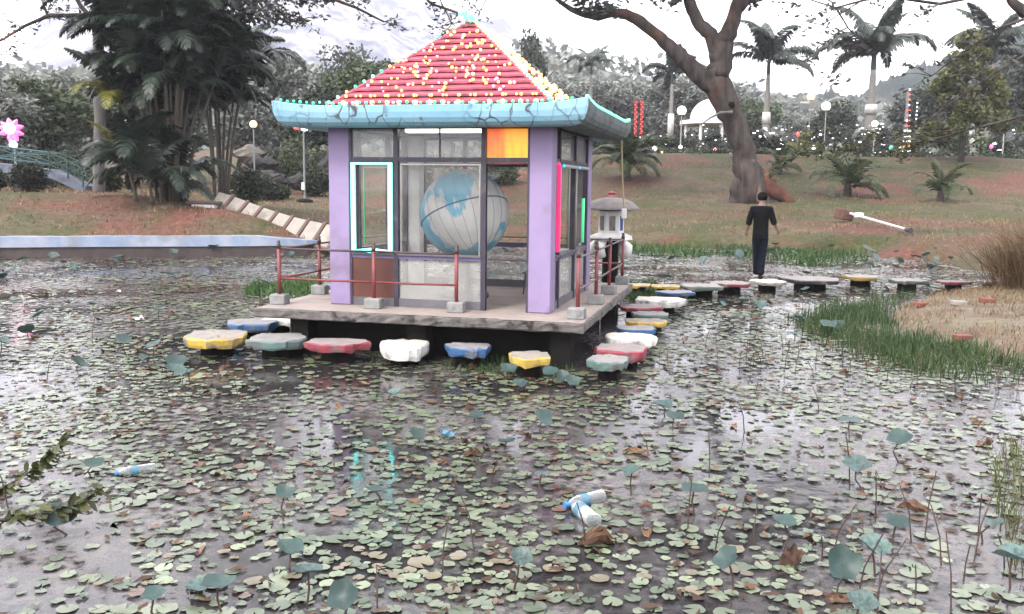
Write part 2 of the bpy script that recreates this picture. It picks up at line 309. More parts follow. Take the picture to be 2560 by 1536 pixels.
def poly_dist(P, x, y):                 # signed distance to a polygon, positive inside
    x = np.asarray(x, float); y = np.asarray(y, float); ins = np.zeros(x.shape, bool); d = np.full(x.shape, 1e9); n = len(P)
    for i in range(n):
        (x0, y0), (x1, y1) = P[i], P[(i + 1) % n]; ex, ey = x1 - x0, y1 - y0
        t = np.clip(((x - x0)*ex + (y - y0)*ey) / (ex*ex + ey*ey), 0, 1); d = np.minimum(d, np.hypot(x - x0 - t*ex, y - y0 - t*ey))
        c = (y0 > y) != (y1 > y); xx = x0 + (y - y0) * ex / (ey if abs(ey) > 1e-9 else 1e-9); ins ^= c & (x < xx)
    return np.where(ins, d, -d)
us = [p[0] for p in PROF]
def ground(x, y):
    x = np.asarray(x, float); y = np.asarray(y, float); u = np.clip(x / np.maximum(y, .5), -1.2, 1.2); u = np.where(y < 2, 0, u)
    D = np.maximum(y, 0); hs_ = np.stack([np.interp(D, [q[0] for q in p[1]], [q[1] for q in p[1]]) for p in PROF])
    k = np.clip(np.searchsorted(us, u) - 1, 0, len(us) - 2); f = (u - np.array(us)[k]) / (np.array(us)[k + 1] - np.array(us)[k])
    sh = hs_.shape[1:]; idx = np.indices(sh); z = hs_[(k, *idx)]*(1 - f) + hs_[(k + 1, *idx)]*f
    z = z + np.where(z > .3, (fbm(x, y, 7., 3) - .5)*.35*np.clip((z - .45)/.6, .1, 1)*np.clip((y - 30)/20, .15, 1) + (fbm(x, y, 1.3, 9) - .5)*.06, 0)
    s = poly_dist(ISLE_W, x, y) + (fbm(x, y, .8, 31) - .5)*.35
    zi = np.where(s > 0, .02 + .21*(1 - np.exp(-np.maximum(s, 0)/.5)) + (fbm(x, y, .7, 5) - .5)*.07, .02 + s*.7)
    return np.maximum(z, np.maximum(zi, -.5))
def gz(x, y): return float(ground(np.array([x]), np.array([y]))[0])
def on_ground(X, Y, lo=8., hi=140.):   # where a line of sight meets the terrain
    r = ray(X, Y); t = lo
    while t < hi:
        if CAMH + r.z/r.y*t <= max(gz(r.x/r.y*t, t), 0): break
        t += .15
    x, y = r.x/r.y*t, t; return Vector((x, y, gz(x, y)))
def axis(parts):
    a = []
    for lo, hi, st in parts: a += list(np.arange(lo, hi, st))
    return np.array(a + [parts[-1][1]])
xs = axis([(-1100, -300, 100), (-300, -80, 20), (-80, -30, 3), (-30, 30, .42), (30, 80, 3), (80, 300, 20), (300, 1100, 100)])
ys = axis([(-120, -10, 15), (-10, 2, 2), (2, 9, .6), (9, 36, .36), (36, 70, .7), (70, 140, 4), (140, 300, 16), (300, 1050, 120)])
gx, gy = np.meshgrid(xs, ys); gzv = ground(gx, gy)
nx, ny = len(xs), len(ys); ii = np.arange(nx*ny).reshape(ny, nx)
Q = np.stack([ii[:-1, :-1], ii[:-1, 1:], ii[1:, 1:], ii[1:, :-1]], -1).reshape(-1, 4)
def ground_mat():
    m, t, b = nodes('dry grass and red earth'); b.inputs['Roughness'].default_value = .95; b.inputs['Specular IOR Level'].default_value = .1
    f1, _ = noise_fac(t, .35, 6, .42, .60); f2, _ = noise_fac(t, .22, 5, .50, .62); f3, _ = noise_fac(t, 6., 5, .3, .7); f4, _ = noise_fac(t, .9, 6, .45, .6)
    c = mix(t, f4, (.062, .054, .034), (.085, .067, .047)); c = mix(t, f1, c, (.042, .048, .020))
    c = mix(t, f2, c, (.092, .044, .034)); dk = mix(t, f3, (.5, .5, .5), (1.3, 1.25, 1.2))
    mu = nd(t, 'ShaderNodeMixRGB', blend_type='MULTIPLY'); mu.inputs[0].default_value = 1; t.links.new(c, mu.inputs[1]); t.links.new(dk, mu.inputs[2])
    t.links.new(mu.outputs[0], b.inputs['Base Color'])
    _, r = noise_fac(t, 9., 6); bp = nd(t, 'ShaderNodeBump', Strength=.6, Distance=.08); t.links.new(r, bp.inputs['Height']); t.links.new(bp.outputs[0], b.inputs['Normal']); return m
M['ground'] = ground_mat()
M['islesoil'] = pm('dry straw ground', (.26, .22, .145), (.15, .125, .075), 5, .95, .8, 40, dirt=(.17, .10, .065), dscale=1.4, dlo=.47, dhi=.62)
gme = mesh_np('ground', np.stack([gx, gy, gzv], -1).reshape(-1, 3), Q, [M['ground'], M['islesoil']], smooth=True)
cen = np.stack([gx, gy], -1).reshape(-1, 2)[Q].mean(1)
gme.polygons.foreach_set('material_index', (poly_dist(ISLE_W, cen[:, 0], cen[:, 1]) > -1.2).astype(np.int32))
tag(link('ground', gme), 'dry grass banks with red earth around the lotus pond', None, kind='structure')
def water_mat():
    m, t, b = nodes('murky pond water')
    f, _ = noise_fac(t, .45, 6, .42, .60); f2, _ = noise_fac(t, 11., 6, .38, .62)
    mm = nd(t, 'ShaderNodeMath', operation='MULTIPLY'); t.links.new(f, mm.inputs[0]); t.links.new(f2, mm.inputs[1])
    t.links.new(mix(t, mm.outputs[0], (.016, .0145, .015), (.115, .105, .10)), b.inputs['Base Color'])
    mr = nd(t, 'ShaderNodeMapRange'); mr.inputs['To Min'].default_value = .06; mr.inputs['To Max'].default_value = .55; t.links.new(mm.outputs[0], mr.inputs['Value']); t.links.new(mr.outputs[0], b.inputs['Roughness'])
    b.inputs['IOR'].default_value = 1.33
    _, r = noise_fac(t, 6., 4); bp = nd(t, 'ShaderNodeBump', Strength=.10, Distance=.02); t.links.new(r, bp.inputs['Height']); t.links.new(bp.outputs[0], b.inputs['Normal']); return m
MB().add([(-60, 1, 0), (60, 1, 0), (60, 48, 0), (-60, 48, 0)], [(0, 1, 2, 3)]).build('water', water_mat(), kind='structure', label='murky grey pond water between the lily pads')

# ---------------------------------------------------------------- hills
def hill(name, ridge, D0, D1, mat, label, bump, seed, n=240, rows=26, zb=0.):
    rx = [p[0] for p in ridge]; ry = [p[1] for p in ridge]; V = []
    for i in range(n):
        X = rx[0] + (rx[-1] - rx[0])*i/(n - 1); Y = np.interp(X, rx, ry); top = dp(X, Y, D1)
        for j in range(rows):
            f = j/(rows - 1)
            if f <= .7: g = f/.7; D = D0 + (D1 - D0)*g; z = zb + (top.z - zb)*(g**1.25)
            else: g = (f - .7)/.3; D = D1 + (D1 - D0)*.6*g; z = top.z*(1 - g)
            x = top.x / D1 * (D if f <= .7 else D)
            a = bump*min(1, f*4)
            z += a*((fbm(np.array([x]), np.array([D*.8 + z]), bump*3, seed)[0] - .5)*2.6 + abs(random.gauss(0, .16)))
            V.append((x, D, z))
    V = np.array(V); k = np.arange(n*rows).reshape(n, rows)
    Qh = np.stack([k[:-1, :-1], k[1:, :-1], k[1:, 1:], k[:-1, 1:]], -1).reshape(-1, 4)
    return tag(link(name, mesh_np(name, V, Qh, mat, smooth=False)), label, None, kind='structure')
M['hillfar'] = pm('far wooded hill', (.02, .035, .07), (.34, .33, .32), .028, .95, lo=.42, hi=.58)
M['hillnear'] = pm('near wooded hill', (.022, .040, .042), (.06, .075, .06), .12, .95, lo=.4, hi=.6)
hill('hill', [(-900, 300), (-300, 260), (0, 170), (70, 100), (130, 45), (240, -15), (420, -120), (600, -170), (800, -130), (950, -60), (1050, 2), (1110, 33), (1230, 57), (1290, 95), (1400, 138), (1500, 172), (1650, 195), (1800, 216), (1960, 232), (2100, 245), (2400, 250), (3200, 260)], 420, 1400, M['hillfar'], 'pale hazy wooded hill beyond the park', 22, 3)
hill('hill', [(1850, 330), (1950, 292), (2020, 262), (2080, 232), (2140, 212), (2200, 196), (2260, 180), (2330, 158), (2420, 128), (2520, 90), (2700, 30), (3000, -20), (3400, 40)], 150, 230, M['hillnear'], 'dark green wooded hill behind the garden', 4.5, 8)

M['hillwood'] = pm('grey wooded rise', (.09, .095, .075), (.16, .16, .13), .25, .95, lo=.4, hi=.6)
RIDGE = [(-500, 170), (-300, 165), (0, 195), (150, 205), (300, 190), (560, 165), (690, 150), (780, 190), (880, 235), (1000, 262), (1150, 225), (1250, 170), (1310, 140), (1400, 160), (1480, 172), (1560, 182), (1650, 198), (1800, 232), (1950, 262), (2060, 278), (2200, 290), (2500, 300)]
hill('hill', RIDGE, 120, 190, M['hillwood'], 'grey green wooded rise behind the park trees', 4.0, 15)
# ---------------------------------------------------------------- air
hz = MB().box((0, 930, 243), (4400, 2300, 490)).build('haze', None)
hm = bpy.data.materials.new('haze'); hm.use_nodes = True; t = hm.node_tree; t.nodes.clear()
o_ = t.nodes.new('ShaderNodeOutputMaterial'); pv = t.nodes.new('ShaderNodeVolumePrincipled'); pv.inputs['Color'].default_value = (.86, .87, .99, 1); pv.inputs['Density'].default_value = .00032; pv.inputs['Anisotropy'].default_value = 0.1
t.links.new(pv.outputs[0], o_.inputs['Volume'])
hz.data.materials.clear(); hz.data.materials.append(hm); hz['kind'] = 'stuff'; hz['label'] = 'pale dusk haze over the valley'

# ---------------------------------------------------------------- pavilion
YAW = -.2469; PX, PY, PZ = .764, 10.672, .57
def pl(a, b, z):                       # pavilion coordinates (along its front, back, up from its floor) -> world
    c, s = math.cos(YAW), math.sin(YAW); return Vector((PX + a*c - b*s, PY + a*s + b*c, PZ + z))
pav = thing('pavilion', 'glazed pavilion with purple columns and a lit red tiled roof standing in the pond', 'pavilion', (PX, PY, PZ), YAW)
AL, AR, BF, BB, CS = -3.221, -.375, .214, 3.06, .272     # outer faces of the columns
ACX, BCY = (AL + AR)/2, (BF + BB)/2
m = MB(); nseg = 40                    # the floor slab with a chipped edge
L_, R_, F_, B_ = -3.93, .15, -.42, 4.06
def slab_ring(z, off):
    p = []
    for (x0, y0), (x1, y1) in (((L_, F_), (R_, F_)), ((R_, F_), (R_, B_)), ((R_, B_), (L_, B_)), ((L_, B_), (L_, F_))):
        for i in range(nseg):
            f = i/nseg; x, y = x0 + (x1 - x0)*f, y0 + (y1 - y0)*f; j = random.gauss(0, .007) + off; nx_, ny_ = (y1 - y0), -(x1 - x0); l = math.hypot(nx_, ny_)
            p.append((x + nx_/l*j, y + ny_/l*j, z + random.gauss(0, .003)))
    return p
rings = [slab_ring(0, -.012), slab_ring(-.02, 0), slab_ring(-.06, .004), slab_ring(-.105, 0), slab_ring(-.12, -.02)]; N4 = nseg*4
m.add([p for r in rings for p in r], [(i*N4 + (j + 1) % N4, i*N4 + j, (i + 1)*N4 + j, (i + 1)*N4 + (j + 1) % N4) for i in range(4) for j in range(N4)], 1)
m.add([(x, y, 0) for x, y, z in rings[0]], [tuple(range(N4))], 0); m.add([(x, y, -.12) for x, y, z in rings[-1]], [tuple(range(N4 - 1, -1, -1))], 1)
m.build('floor_slab', [M['floor'], M['edge']], pav)
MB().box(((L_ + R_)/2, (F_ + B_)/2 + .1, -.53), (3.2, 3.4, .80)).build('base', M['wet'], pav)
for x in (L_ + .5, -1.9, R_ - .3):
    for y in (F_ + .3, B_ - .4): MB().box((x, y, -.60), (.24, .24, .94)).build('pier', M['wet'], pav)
for a in (AL, AR - CS):
    for b in (BF, BB - CS):
        MB().bbox((a + CS/2, b + CS/2, 1.12), (CS, CS, 2.24), .012).build('column', M['purple'] if not (a == AL and b > 1) else M['white'], pav)
# wall frames: each wall is a list of bays between columns
def wall(x0, x1, mulls, place, bays, name='wall_frame'):
    """place(u, v, z): u along the wall, v outward. mulls: (u, half width). bays: per bay dict of pane kinds top/mid/low"""
    fr = MB(); st = .028
    def bar(u0, u1, z0, z1, d, mi=0, off=0.):
        ps = [place(u, v, z) for z in (z0, z1) for u, v in ((u0, off + d/2), (u1, off + d/2), (u1, off - d/2), (u0, off - d/2))]
        fr.add(ps, [(3, 2, 1, 0), (4, 5, 6, 7), (0, 1, 5, 4), (1, 2, 6, 5), (2, 3, 7, 6), (3, 0, 4, 7)], mi)
    bar(x0, x0 + st, 0, 2.225, .07); bar(x1 - st, x1, 0, 2.225, .07)
    es = [x0 + st]
    for u, h in mulls: bar(u - h, u + h, 0, 2.225, .075); es += [u - h, u + h]
    es.append(x1 - st)
    for i, bay in enumerate(bays):
        a, b = es[2*i], es[2*i + 1]
        bar(a, b, 2.185, 2.223, .06); bar(a, b, 1.79, 1.845, .06)
        if not bay.get('door'):
            bar(a, b, .60, .645, .06, 1); bar(a, b, .645, .668, .085, 2, .01); bar(a, b, .002, .105, .05, 2)
        for z0, z1, k in ((1.845, 2.185, 'top'), (.668, 1.79, 'mid'), (.105, .60, 'low')):
            mt = bay.get(k)
            if not mt: continue
            p = MB(); th = .006 if mt is not M['brown'] else .02
            ps = [place(u, v, z) for z in (z0, z1) for u, v in ((a, th), (b, th), (b, -th), (a, -th))]
            if mt in (M['glass'], M['frost'], M['mesh'], M['orange']): p.add([place(a, 0, z0), place(b, 0, z0), place(b, 0, z1), place(a, 0, z1)], [(0, 1, 2, 3)])
            else: p.add(ps, [(3, 2, 1, 0), (4, 5, 6, 7), (0, 1, 5, 4), (1, 2, 6, 5), (2, 3, 7, 6), (3, 0, 4, 7)])
            lab = {'orange acrylic pane': 'orange pane glowing from inside', 'brown board': 'brown board', 'hazy glass': 'hazy glass pane'}.get(mt.name)
            q = p.build('panel' if mt is M['brown'] else 'pane', mt, pav)
            if lab: q['label'] = lab
        if bay.get('split'): bar((a + b)/2 - .008, (a + b)/2 + .008, 1.845, 2.185, .03)
        if bay.get('sash'):
            for u0, u1, z0, z1 in ((a + .012, a + .03, .668, 1.77), (b - .04, b - .022, .668, 1.77), (a + .03, b - .04, 1.752, 1.77)): bar(u0, u1, z0, z1, .02, 3, -.02)
    fr.build(name, [M['frame'], M['sillpaint'], M['greyrail'], M['white']], pav)
G, FR = M['glass'], M['frost']
wall(AL + CS, AR - CS, [(-2.335, .028), (-1.214, .03)], lambda u, v, z: (u, BF + .045 - v, z), [dict(top=M['mesh'], mid=G, low=M['brown']), dict(top=M['mesh'], mid=G, low=FR, split=1, sash=1), dict(top=M['orange'], door=1)])
wall(BF + CS, BB - CS, [(.775, .03), (1.85, .03)], lambda u, v, z: (AR - .045 + v, u, z), [dict(top=M['mesh'], mid=G, low=FR), dict(top=M['mesh'], mid=G, low=FR), dict(top=M['mesh'], mid=G, low=FR)])
wall(AL + CS, AR - CS, [(-2.30, .028), (-1.15, .03)], lambda u, v, z: (u, BB - .045 + v, z), [dict(top=M['mesh'], mid=G, low=G), dict(top=M['mesh'], mid=G, low=FR), dict(top=M['mesh'], mid=G)])
wall(BF + CS, BB - CS, [(1.0, .03), (2.1, .03)], lambda u, v, z: (AL + .045 - v, u, z), [dict(top=M['mesh'], mid=G, low=FR), dict(top=M['mesh'], mid=G, low=FR), dict(top=M['mesh'], mid=G, low=FR)])
# eaves: an upturned trough round the four sides
prof = [(-.02, 2.226), (.08, 2.20), (.20, 2.185), (.32, 2.185), (.395, 2.20), (.445, 2.235), (.475, 2.285), (.492, 2.35), (.498, 2.425), (.478, 2.43), (.45, 2.38), (.34, 2.33), (.10, 2.36), (-.02, 2.40)]
def eave(side):
    m = MB(); n = 44; half = (AR - AL)/2; k = len(prof); V = []
    for i in range(n + 1):
        f = -1 + 2*i/n; lift = max(0, abs(f) - .55)/.45
        for e, z in prof:
            w_ = half + e; up = (lift**2.2)*.062*max(0, (z - 2.15)/.27)
            u = f*w_; v = half + e
            V.append((u, -v, z + up))
    c, s = math.cos(side*math.pi/2), math.sin(side*math.pi/2)
    m.add([(ACX + x*c - y*s, BCY + x*s + y*c, z) for x, y, z in V], [(i*k + (j + 1) % k, i*k + j, (i + 1)*k + j, (i + 1)*k + (j + 1) % k) for i in range(n) for j in range(k)])
    return m.build('eave', M['eave_side'] if side == 1 else M['eave'], pav, smooth=False)
for s_ in range(4):
    e_ = eave(s_); 
    if s_ == 1: e_['label'] = 'weathered grey green eave'
    if s_ == 0: e_['label'] = 'light blue eave with black cracks in its paint'
MB().box((ACX, BCY, 2.30), (2.80, 2.80, .03)).build('ceiling', M['ceil'], pav)
# roof: overlapping courses on the four slopes
ZB, ZA, RH, NC = 2.40, 3.66, 1.47, 15
def course(side, i):
    h0, h1 = RH*(1 - i/NC), RH*(1 - (i + 1)/NC); z0, z1 = ZB + (ZA - ZB)*i/NC, ZB + (ZA - ZB)*(i + 1)/NC
    m = MB(); t_ = .026; g = max(2, int(h0*2/.105)); V = []; c, s = math.cos(side*math.pi/2), math.sin(side*math.pi/2)
    for j in range(g + 1):
        f = -1 + 2*j/g; dz = (.006 if j % 2 else 0) + random.gauss(0, .0015)
        V += [(f*(h0 + .02), -(h0 + .02), z0 + .008 + dz), (f*(h0 + .022), -(h0 + .022), z0 + .008 + t_ + dz), (f*(h1 - .03), -(h1 - .03), z1 + .016)]
    m.add([(ACX + x*c - y*s, BCY + x*s + y*c, z) for x, y, z in V], [q for j in range(g) for q in ((j*3, j*3 + 3, j*3 + 4, j*3 + 1), (j*3 + 1, j*3 + 4, j*3 + 5, j*3 + 2), (j*3 + 3, j*3, j*3 + 2, j*3 + 5))])
    return m.build('tile_course', M['roof'], pav)
for s_ in range(4):
    for i in range(NC): course(s_, i)
for sx_, sy_ in ((-1, -1), (1, -1), (1, 1), (-1, 1)):
    MB().tube([(ACX + sx_*RH*f, BCY + sy_*RH*f, ZA + .02 - (ZA - ZB)*f) for f in (0, .25, .5, .75, 1.0)], .026, 6).build('hip_ridge', M['roof'], pav)
MB().lathe([(.07, 0), (.075, .05), (.03, .08), (.045, .12), (.001, .17)], 10, (ACX, BCY, ZA - .02)).build('finial', M['roof'], pav)
# fluorescent light under the ceiling and a glowing ball standing in for a reflection
tl = thing('ceiling_lamp', 'lit white fluorescent batten lamp under the pavilion ceiling', 'lamp', pl(ACX, BCY, 2.26), YAW)
MB().box((.03, -1.20, -.02), (1.06, .10, .03)).build('housing', M['white'], tl); MB().bbox((.03, -1.20, -.075), (1.02, .085, .07), .015).build('tube', M['tube'], tl)
bl = thing('bulb_lamp', 'round glowing ball standing in for a reflection in the upper pavilion glass', 'lamp', pl(-1.30, .62, 2.0), YAW)
MB().ball((0, 0, 0), .035, 12, 8).build('bulb', M['whitelamp'], bl, smooth=True); MB().tube([(0, 0, .03), (0, 0, .28)], .006, 6).build('added_cord', M['frame'], bl)
# rope lights on the windows
def rope(name, label, pts, mat, r=.02, grp='rope lights framing the pavilion windows', gap=None):
    t_ = thing(name, label, 'rope light', pl(0, 0, 0), YAW, grp)
    MB().tube(pts, r, 8).build('light_tube', mat, t_, smooth=True)
    MB().tube([Vector(p) + Vector((0, .012, 0)) for p in pts], r*1.15, 6).build('clip_strip', M['dim'], t_); return t_
bz = BF - .018
rope('rope_light', 'bright cyan rope light round the narrow window beside the left purple column', [(-2.655, bz, .695), (-2.885, bz, .695), (-2.885, bz, 1.765), (-2.395, bz, 1.765), (-2.395, bz, .695), (-2.615, bz, .695)], M['cyan'], .031)
rope('rope_light', 'thin glowing green line standing in for a reflection inside the cyan framed window', [(-2.80, BF + .12, .78), (-2.80, BF + .12, 1.72), (-2.40, BF + .12, 1.725)], M['greenrope'], .006)  # glowing tube added in place of the rope light's reflection
ax = AR + .018
rope('rope_light', 'pink red rope light down the side window next to the right purple column', [(ax, .545, .72), (ax, .545, 1.77), (ax, .50, 1.775)], M['pink'], .026)
rope('rope_light', 'blue rope light along the top of the middle side window', [(ax, .83, 1.765), (ax, 1.79, 1.765)], M['bluerope'], .02)
rope('rope_light', 'unlit beaded rope light hanging down the middle side window', [(ax, 1.70, 1.74), (ax, 1.70, .72)], M['dim'], .014)
rope('rope_light', 'blue rope light along the top of the far side window', [(ax, 1.92, 1.765), (ax, 2.6, 1.765)], M['bluerope'], .02)
rope('rope_light', 'green rope light down the far side window', [(ax, 2.28, 1.35), (ax, 2.28, .74)], M['greenrope'], .02)
rope('rope_light', 'thin unlit rope light with a blue spot down the middle side window', [(ax, 1.20, 1.74), (ax, 1.20, .72)], M['dim'], .012)
rope('rope_light', 'dim red rope light over the open doorway', [(-1.17, bz + .01, 1.775), (-.69, bz + .01, 1.775)], M['redpaint'], .014)
# fairy lights on the roof
def ico(r):
    t_ = (1 + 5**.5)/2; v = [Vector(p).normalized()*r for p in ((-1, t_, 0), (1, t_, 0), (-1, -t_, 0), (1, -t_, 0), (0, -1, t_), (0, 1, t_), (0, -1, -t_), (0, 1, -t_), (t_, 0, -1), (t_, 0, 1), (-t_, 0, -1), (-t_, 0, 1))]
    f = [(0, 11, 5), (0, 5, 1), (0, 1, 7), (0, 7, 10), (0, 10, 11), (1, 5, 9), (5, 11, 4), (11, 10, 2), (10, 7, 6), (7, 1, 8), (3, 9, 4), (3, 4, 2), (3, 2, 6), (3, 6, 8), (3, 8, 9), (4, 9, 5), (2, 4, 11), (6, 2, 10), (8, 6, 7), (9, 8, 1)]
    return v, f
BULB = {}
for k in ('warm', 'warmhot', 'pinkb', 'green', 'greenhot', 'speck', 'redlamp', 'orangelamp'):
    me = bpy.data.meshes.new('bulb_' + k); v, f = ico(1.); me.from_pydata(v, [], f); me.materials.append(M[k]); BULB[k] = me
M['wire'] = pm('thin dark wire', (.03, .03, .03), (.05, .04, .04), 9, .6)
def string(label, pts, grp='fairy light strings on the pavilion roof', wire=True):
    t_ = thing('fairy_light_string', label, 'fairy lights', pl(0, 0, 0), YAW, grp)
    for p, k, r in pts: link('bulb', BULB[k], t_, p, scale=r*.95)
    if wire and len(pts) > 1: MB().tube([Vector(p[0]) + Vector((0, .01, -.012)) for p in pts], .004, 4, cap=False).build('wire', M['wire'], t_)
    return t_
def front(f, i, off=.035):            # point on the front slope: f across -1..1, i in courses
    h = RH*(1 - i/NC); return Vector((ACX + f*h, BCY - h - .02 - off*.6, ZB + (ZA - ZB)*i/NC + off))
def right(f, i, off=.035):
    h = RH*(1 - i/NC); return Vector((ACX + h + .02 + off*.6, BCY + f*h, ZB + (ZA - ZB)*i/NC + off))
string('row of big warm bulbs along the lowest course of the front roof slope', [(front(-.93 + 1.86*(i + .5)/14 + random.gauss(0, .008), .75), 'warmhot', .034) for i in range(14)])
string('pairs of warm bulbs along the second course of the front roof slope', [(front(-.93 + 1.88*(i/26) + (.02 if i % 2 else -.02) + random.gauss(0, .008), 1.85), 'warm', .019 if i % 3 else .024) for i in range(27)])
for q, (lo, hi, n) in enumerate(((2.6, 4.4, 36), (4.6, 6.4, 34), (6.6, 8.6, 32), (8.8, 13.2, 34))):
    pts = []
    for i in range(n):
        lv = random.choice(np.arange(lo, hi, .55)); pts.append((front(random.uniform(-.95, .95), lv + random.gauss(0, .08)), random.choice(['warm', 'warm', 'warm', 'warmhot', 'pinkb']), random.choice([.014, .018, .022, .025])))
    pts.sort(key=lambda p: round(p[0].z*5) + p[0].x*.01)
    string(('net of small warm bulbs on the lower front roof slope', 'net of warm and pink bulbs below the middle of the front roof slope', 'net of warm bulbs above the middle of the front roof slope', 'net of warm bulbs at the top of the front roof slope')[q], pts, wire=False)
string('dense warm white bulbs covering the narrow side roof slope', [(right(random.uniform(-1, 1)*.98, random.uniform(.2, 13.5)), random.choice(['warmhot', 'warmhot', 'warmhot', 'warm']), random.uniform(.024, .036)) for i in range(140)], wire=False)
def hipp(f, sx_=-1, sy_=-1, off=.04): return Vector((ACX + sx_*RH*f, BCY + sy_*RH*f, ZA + .02 + off - (ZA - ZB)*f))
string('green bulbs along the far front hip of the red roof', [(hipp(.06 + .9*i/16), random.choice(['green', 'greenhot', 'warm']), .02 + .008*random.random()) for i in range(17)])
string('green and warm bulbs along the near front hip of the red roof', [(hipp(.04 + .94*i/30, 1), random.choice(['greenhot', 'warmhot', 'warmhot']), .022 + .008*random.random()) for i in range(31)])
string('cluster of bright green white bulbs round the roof finial', [(Vector((ACX + random.gauss(0, .06), BCY - .1 + random.gauss(0, .04), ZA + .06 + random.gauss(0, .045))), 'greenhot', random.uniform(.028, .05)) for i in range(16)], wire=False)
def lip(side, f, off=.02):
    half = (AR - AL)/2; lift = max(0, abs(f) - .55)/.45; z = 2.43 + lift**2.2*.062 + off + .01; u, v = f*(half + .48), -(half + .47)
    c, s = math.cos(side*math.pi/2), math.sin(side*math.pi/2); return Vector((ACX + u*c - v*s, BCY + u*s + v*c, z))
string('green bulbs strung along the front eave', [(lip(0, -.95 + 1.86*i/42, .012 + random.gauss(0, .006)), 'green' if random.random() < .75 else 'greenhot', random.uniform(.016, .024)) for i in range(43)])
string('dense bright green bulbs strung along the side eave', [(lip(1, -.97 + 1.94*i/48, .012), 'greenhot', random.uniform(.022, .028)) for i in range(49)])
# cable with a white switch box hanging behind the pavilion
cb = thing('hanging_cable', 'yellowed cable with a white switch box hanging from the side eave', 'cable', pl(0, 0, 0), YAW)
MB().tube([(.02, 3.30, 2.2), (.03, 3.31, 1.9), (.05, 3.32, 1.55), (.075, 3.33, 1.22)], .012, 6).build('cable', pm('yellowed cable', (.55, .42, .2), (.5, .45, .35), 3), cb)
MB().bbox((.08, 3.33, 1.12), (.07, .05, .15), .008).build('switch_box', M['white'], cb)

# ---------------------------------------------------------------- railing round the platform
def railing(label, posts, runs, blocks):
    t_ = thing('railing', label, 'railing', pl(0, 0, 0), YAW, 'red pipe railings on the pavilion platform')
    for a, b in posts:
        h = .75; m = MB(); m.tube([(a, b, .04), (a, b, h - .05)], .024, 10, 0); m.tube([(a, b, h - .05), (a, b, h), (a, b, h + .012), (a, b, h + .04), (a, b, h + .055)], [.025, .03, .018, .026, .01], 10, 1)
        m.build('post', [M['redpaint'], M['railtop']], t_, smooth=True)
    for p, q, z, mt in runs: MB().tube([(p[0], p[1], z), ((p[0] + q[0])/2, (p[1] + q[1])/2, z - .004), (q[0], q[1], z)], .0135, 8).build('rail', M[mt], t_, smooth=True)
    for a, b, sx_, sy_ in blocks:
        MB().bbox((a, b, .062), (.20*sx_, .17*sy_, .13), .012, Matrix.Rotation(random.gauss(0, .08), 3, 'Z')).build('footing_block', M['block'], t_)
f0, f1, f2, r1, r2, r3, l1 = -3.815, -2.538, -1.478, 1.337, 2.515, 3.927, 1.138
FL = [(f2, 0), (f1, 0), (f0, 0), (f0, l1), (f0, 2.55), (f0, 3.927), (-2.5, 3.927), (-1.3, 3.927)]
runs = []
for p, q in zip(FL[:-1], FL[1:]): runs += [(p, q, .70, 'railtop' if q[1] < .1 else 'railgrey'), (p, q, .325, 'redpaint')]
railing('long red pipe railing from the doorway round the far side of the platform', FL, runs, [(a, b, 1, 1) for a, b in FL])
RL = [(0, 0), (0, r1), (0, r2), (0, r3), (-1.05, 3.927)]
runs = []
for p, q in zip(RL[:-1], RL[1:]): runs += [(p, q, .70, 'railgrey'), (p, q, .325, 'railgrey' if q[0] > -.5 else 'redpaint')]
railing('short red pipe railing on cinder blocks along the stepping stone side of the platform', RL, runs, [(0, -.06, 1, 1.1), (0, r1, 1, 1), (0, r2, 1, 1), (0, r3, 1, 1)])

# ---------------------------------------------------------------- globe and stool inside
def globe_mat():
    m, t, b = nodes('painted globe'); b.inputs['Roughness'].default_value = .55
    f, _ = noise_fac(t, 1.25, 5, .50, .53, stretch=(1.35, -1.1, .6)); f2, _ = noise_fac(t, 4, 4, .3, .7)
    land = mix(t, f2, (.44, .43, .40), (.36, .37, .355)); sea = mix(t, f2, (.07, .25, .36), (.10, .29, .38))
    t.links.new(mix(t, f, land, sea), b.inputs['Base Color']); return m
gl = thing('globe', 'big blue and white painted world globe behind the pavilion glass', 'globe', pl(-1.86, 1.55, 0), YAW)
MB().ball((0, 0, 0), .6, 48, 32).build('ball', globe_mat(), gl, (0, 0, 1.13), (R(-13), R(-21), 0), smooth=True)
M['seam'] = pm('dark seam line', (.40, .46, .48), (.34, .42, .46), 6); M['bluering'] = pm('blue equator ring', (.05, .22, .36), (.07, .27, .42), 4)
gr = Euler((R(-13), R(-21), 0)).to_matrix()
for k in range(12):
    q = math.pi*k/12; MB().tube([Vector((0, 0, 1.13)) + gr @ Vector((math.cos(q)*math.sin(a)*.601, math.sin(q)*math.sin(a)*.601, math.cos(a)*.601)) for a in np.linspace(0, 2*math.pi, 49)], .0035, 4, cap=False).build('seam', M['seam'], gl)
MB().tube([Vector((0, 0, 1.13)) + gr @ Vector((math.cos(a)*.603, math.sin(a)*.603, 0)) for a in np.linspace(0, 2*math.pi, 49)], .009, 5, cap=False).build('equator_ring', M['bluering'], gl)
MB().lathe([(.34, 0), (.34, .06), (.10, .10), (.07, .3), (.09, .46), (.2, .58)], 20).build('stand', M['greyrail'], gl, smooth=True)
stl = thing('stool', 'small dark metal stool just inside the open doorway', 'stool', pl(-1.02, 2.2, 0), YAW)
MB().bbox((0, 0, .30), (.30, .26, .03), .008).build('seat', M['greyrail'], stl)
for x, y in ((-.12, -.1), (.12, -.1), (.12, .1), (-.12, .1)): MB().tube([(x*.9, y*.9, .29), (x*1.1, y*1.1, 0)], .012, 6).build('leg', M['railtop'], stl)

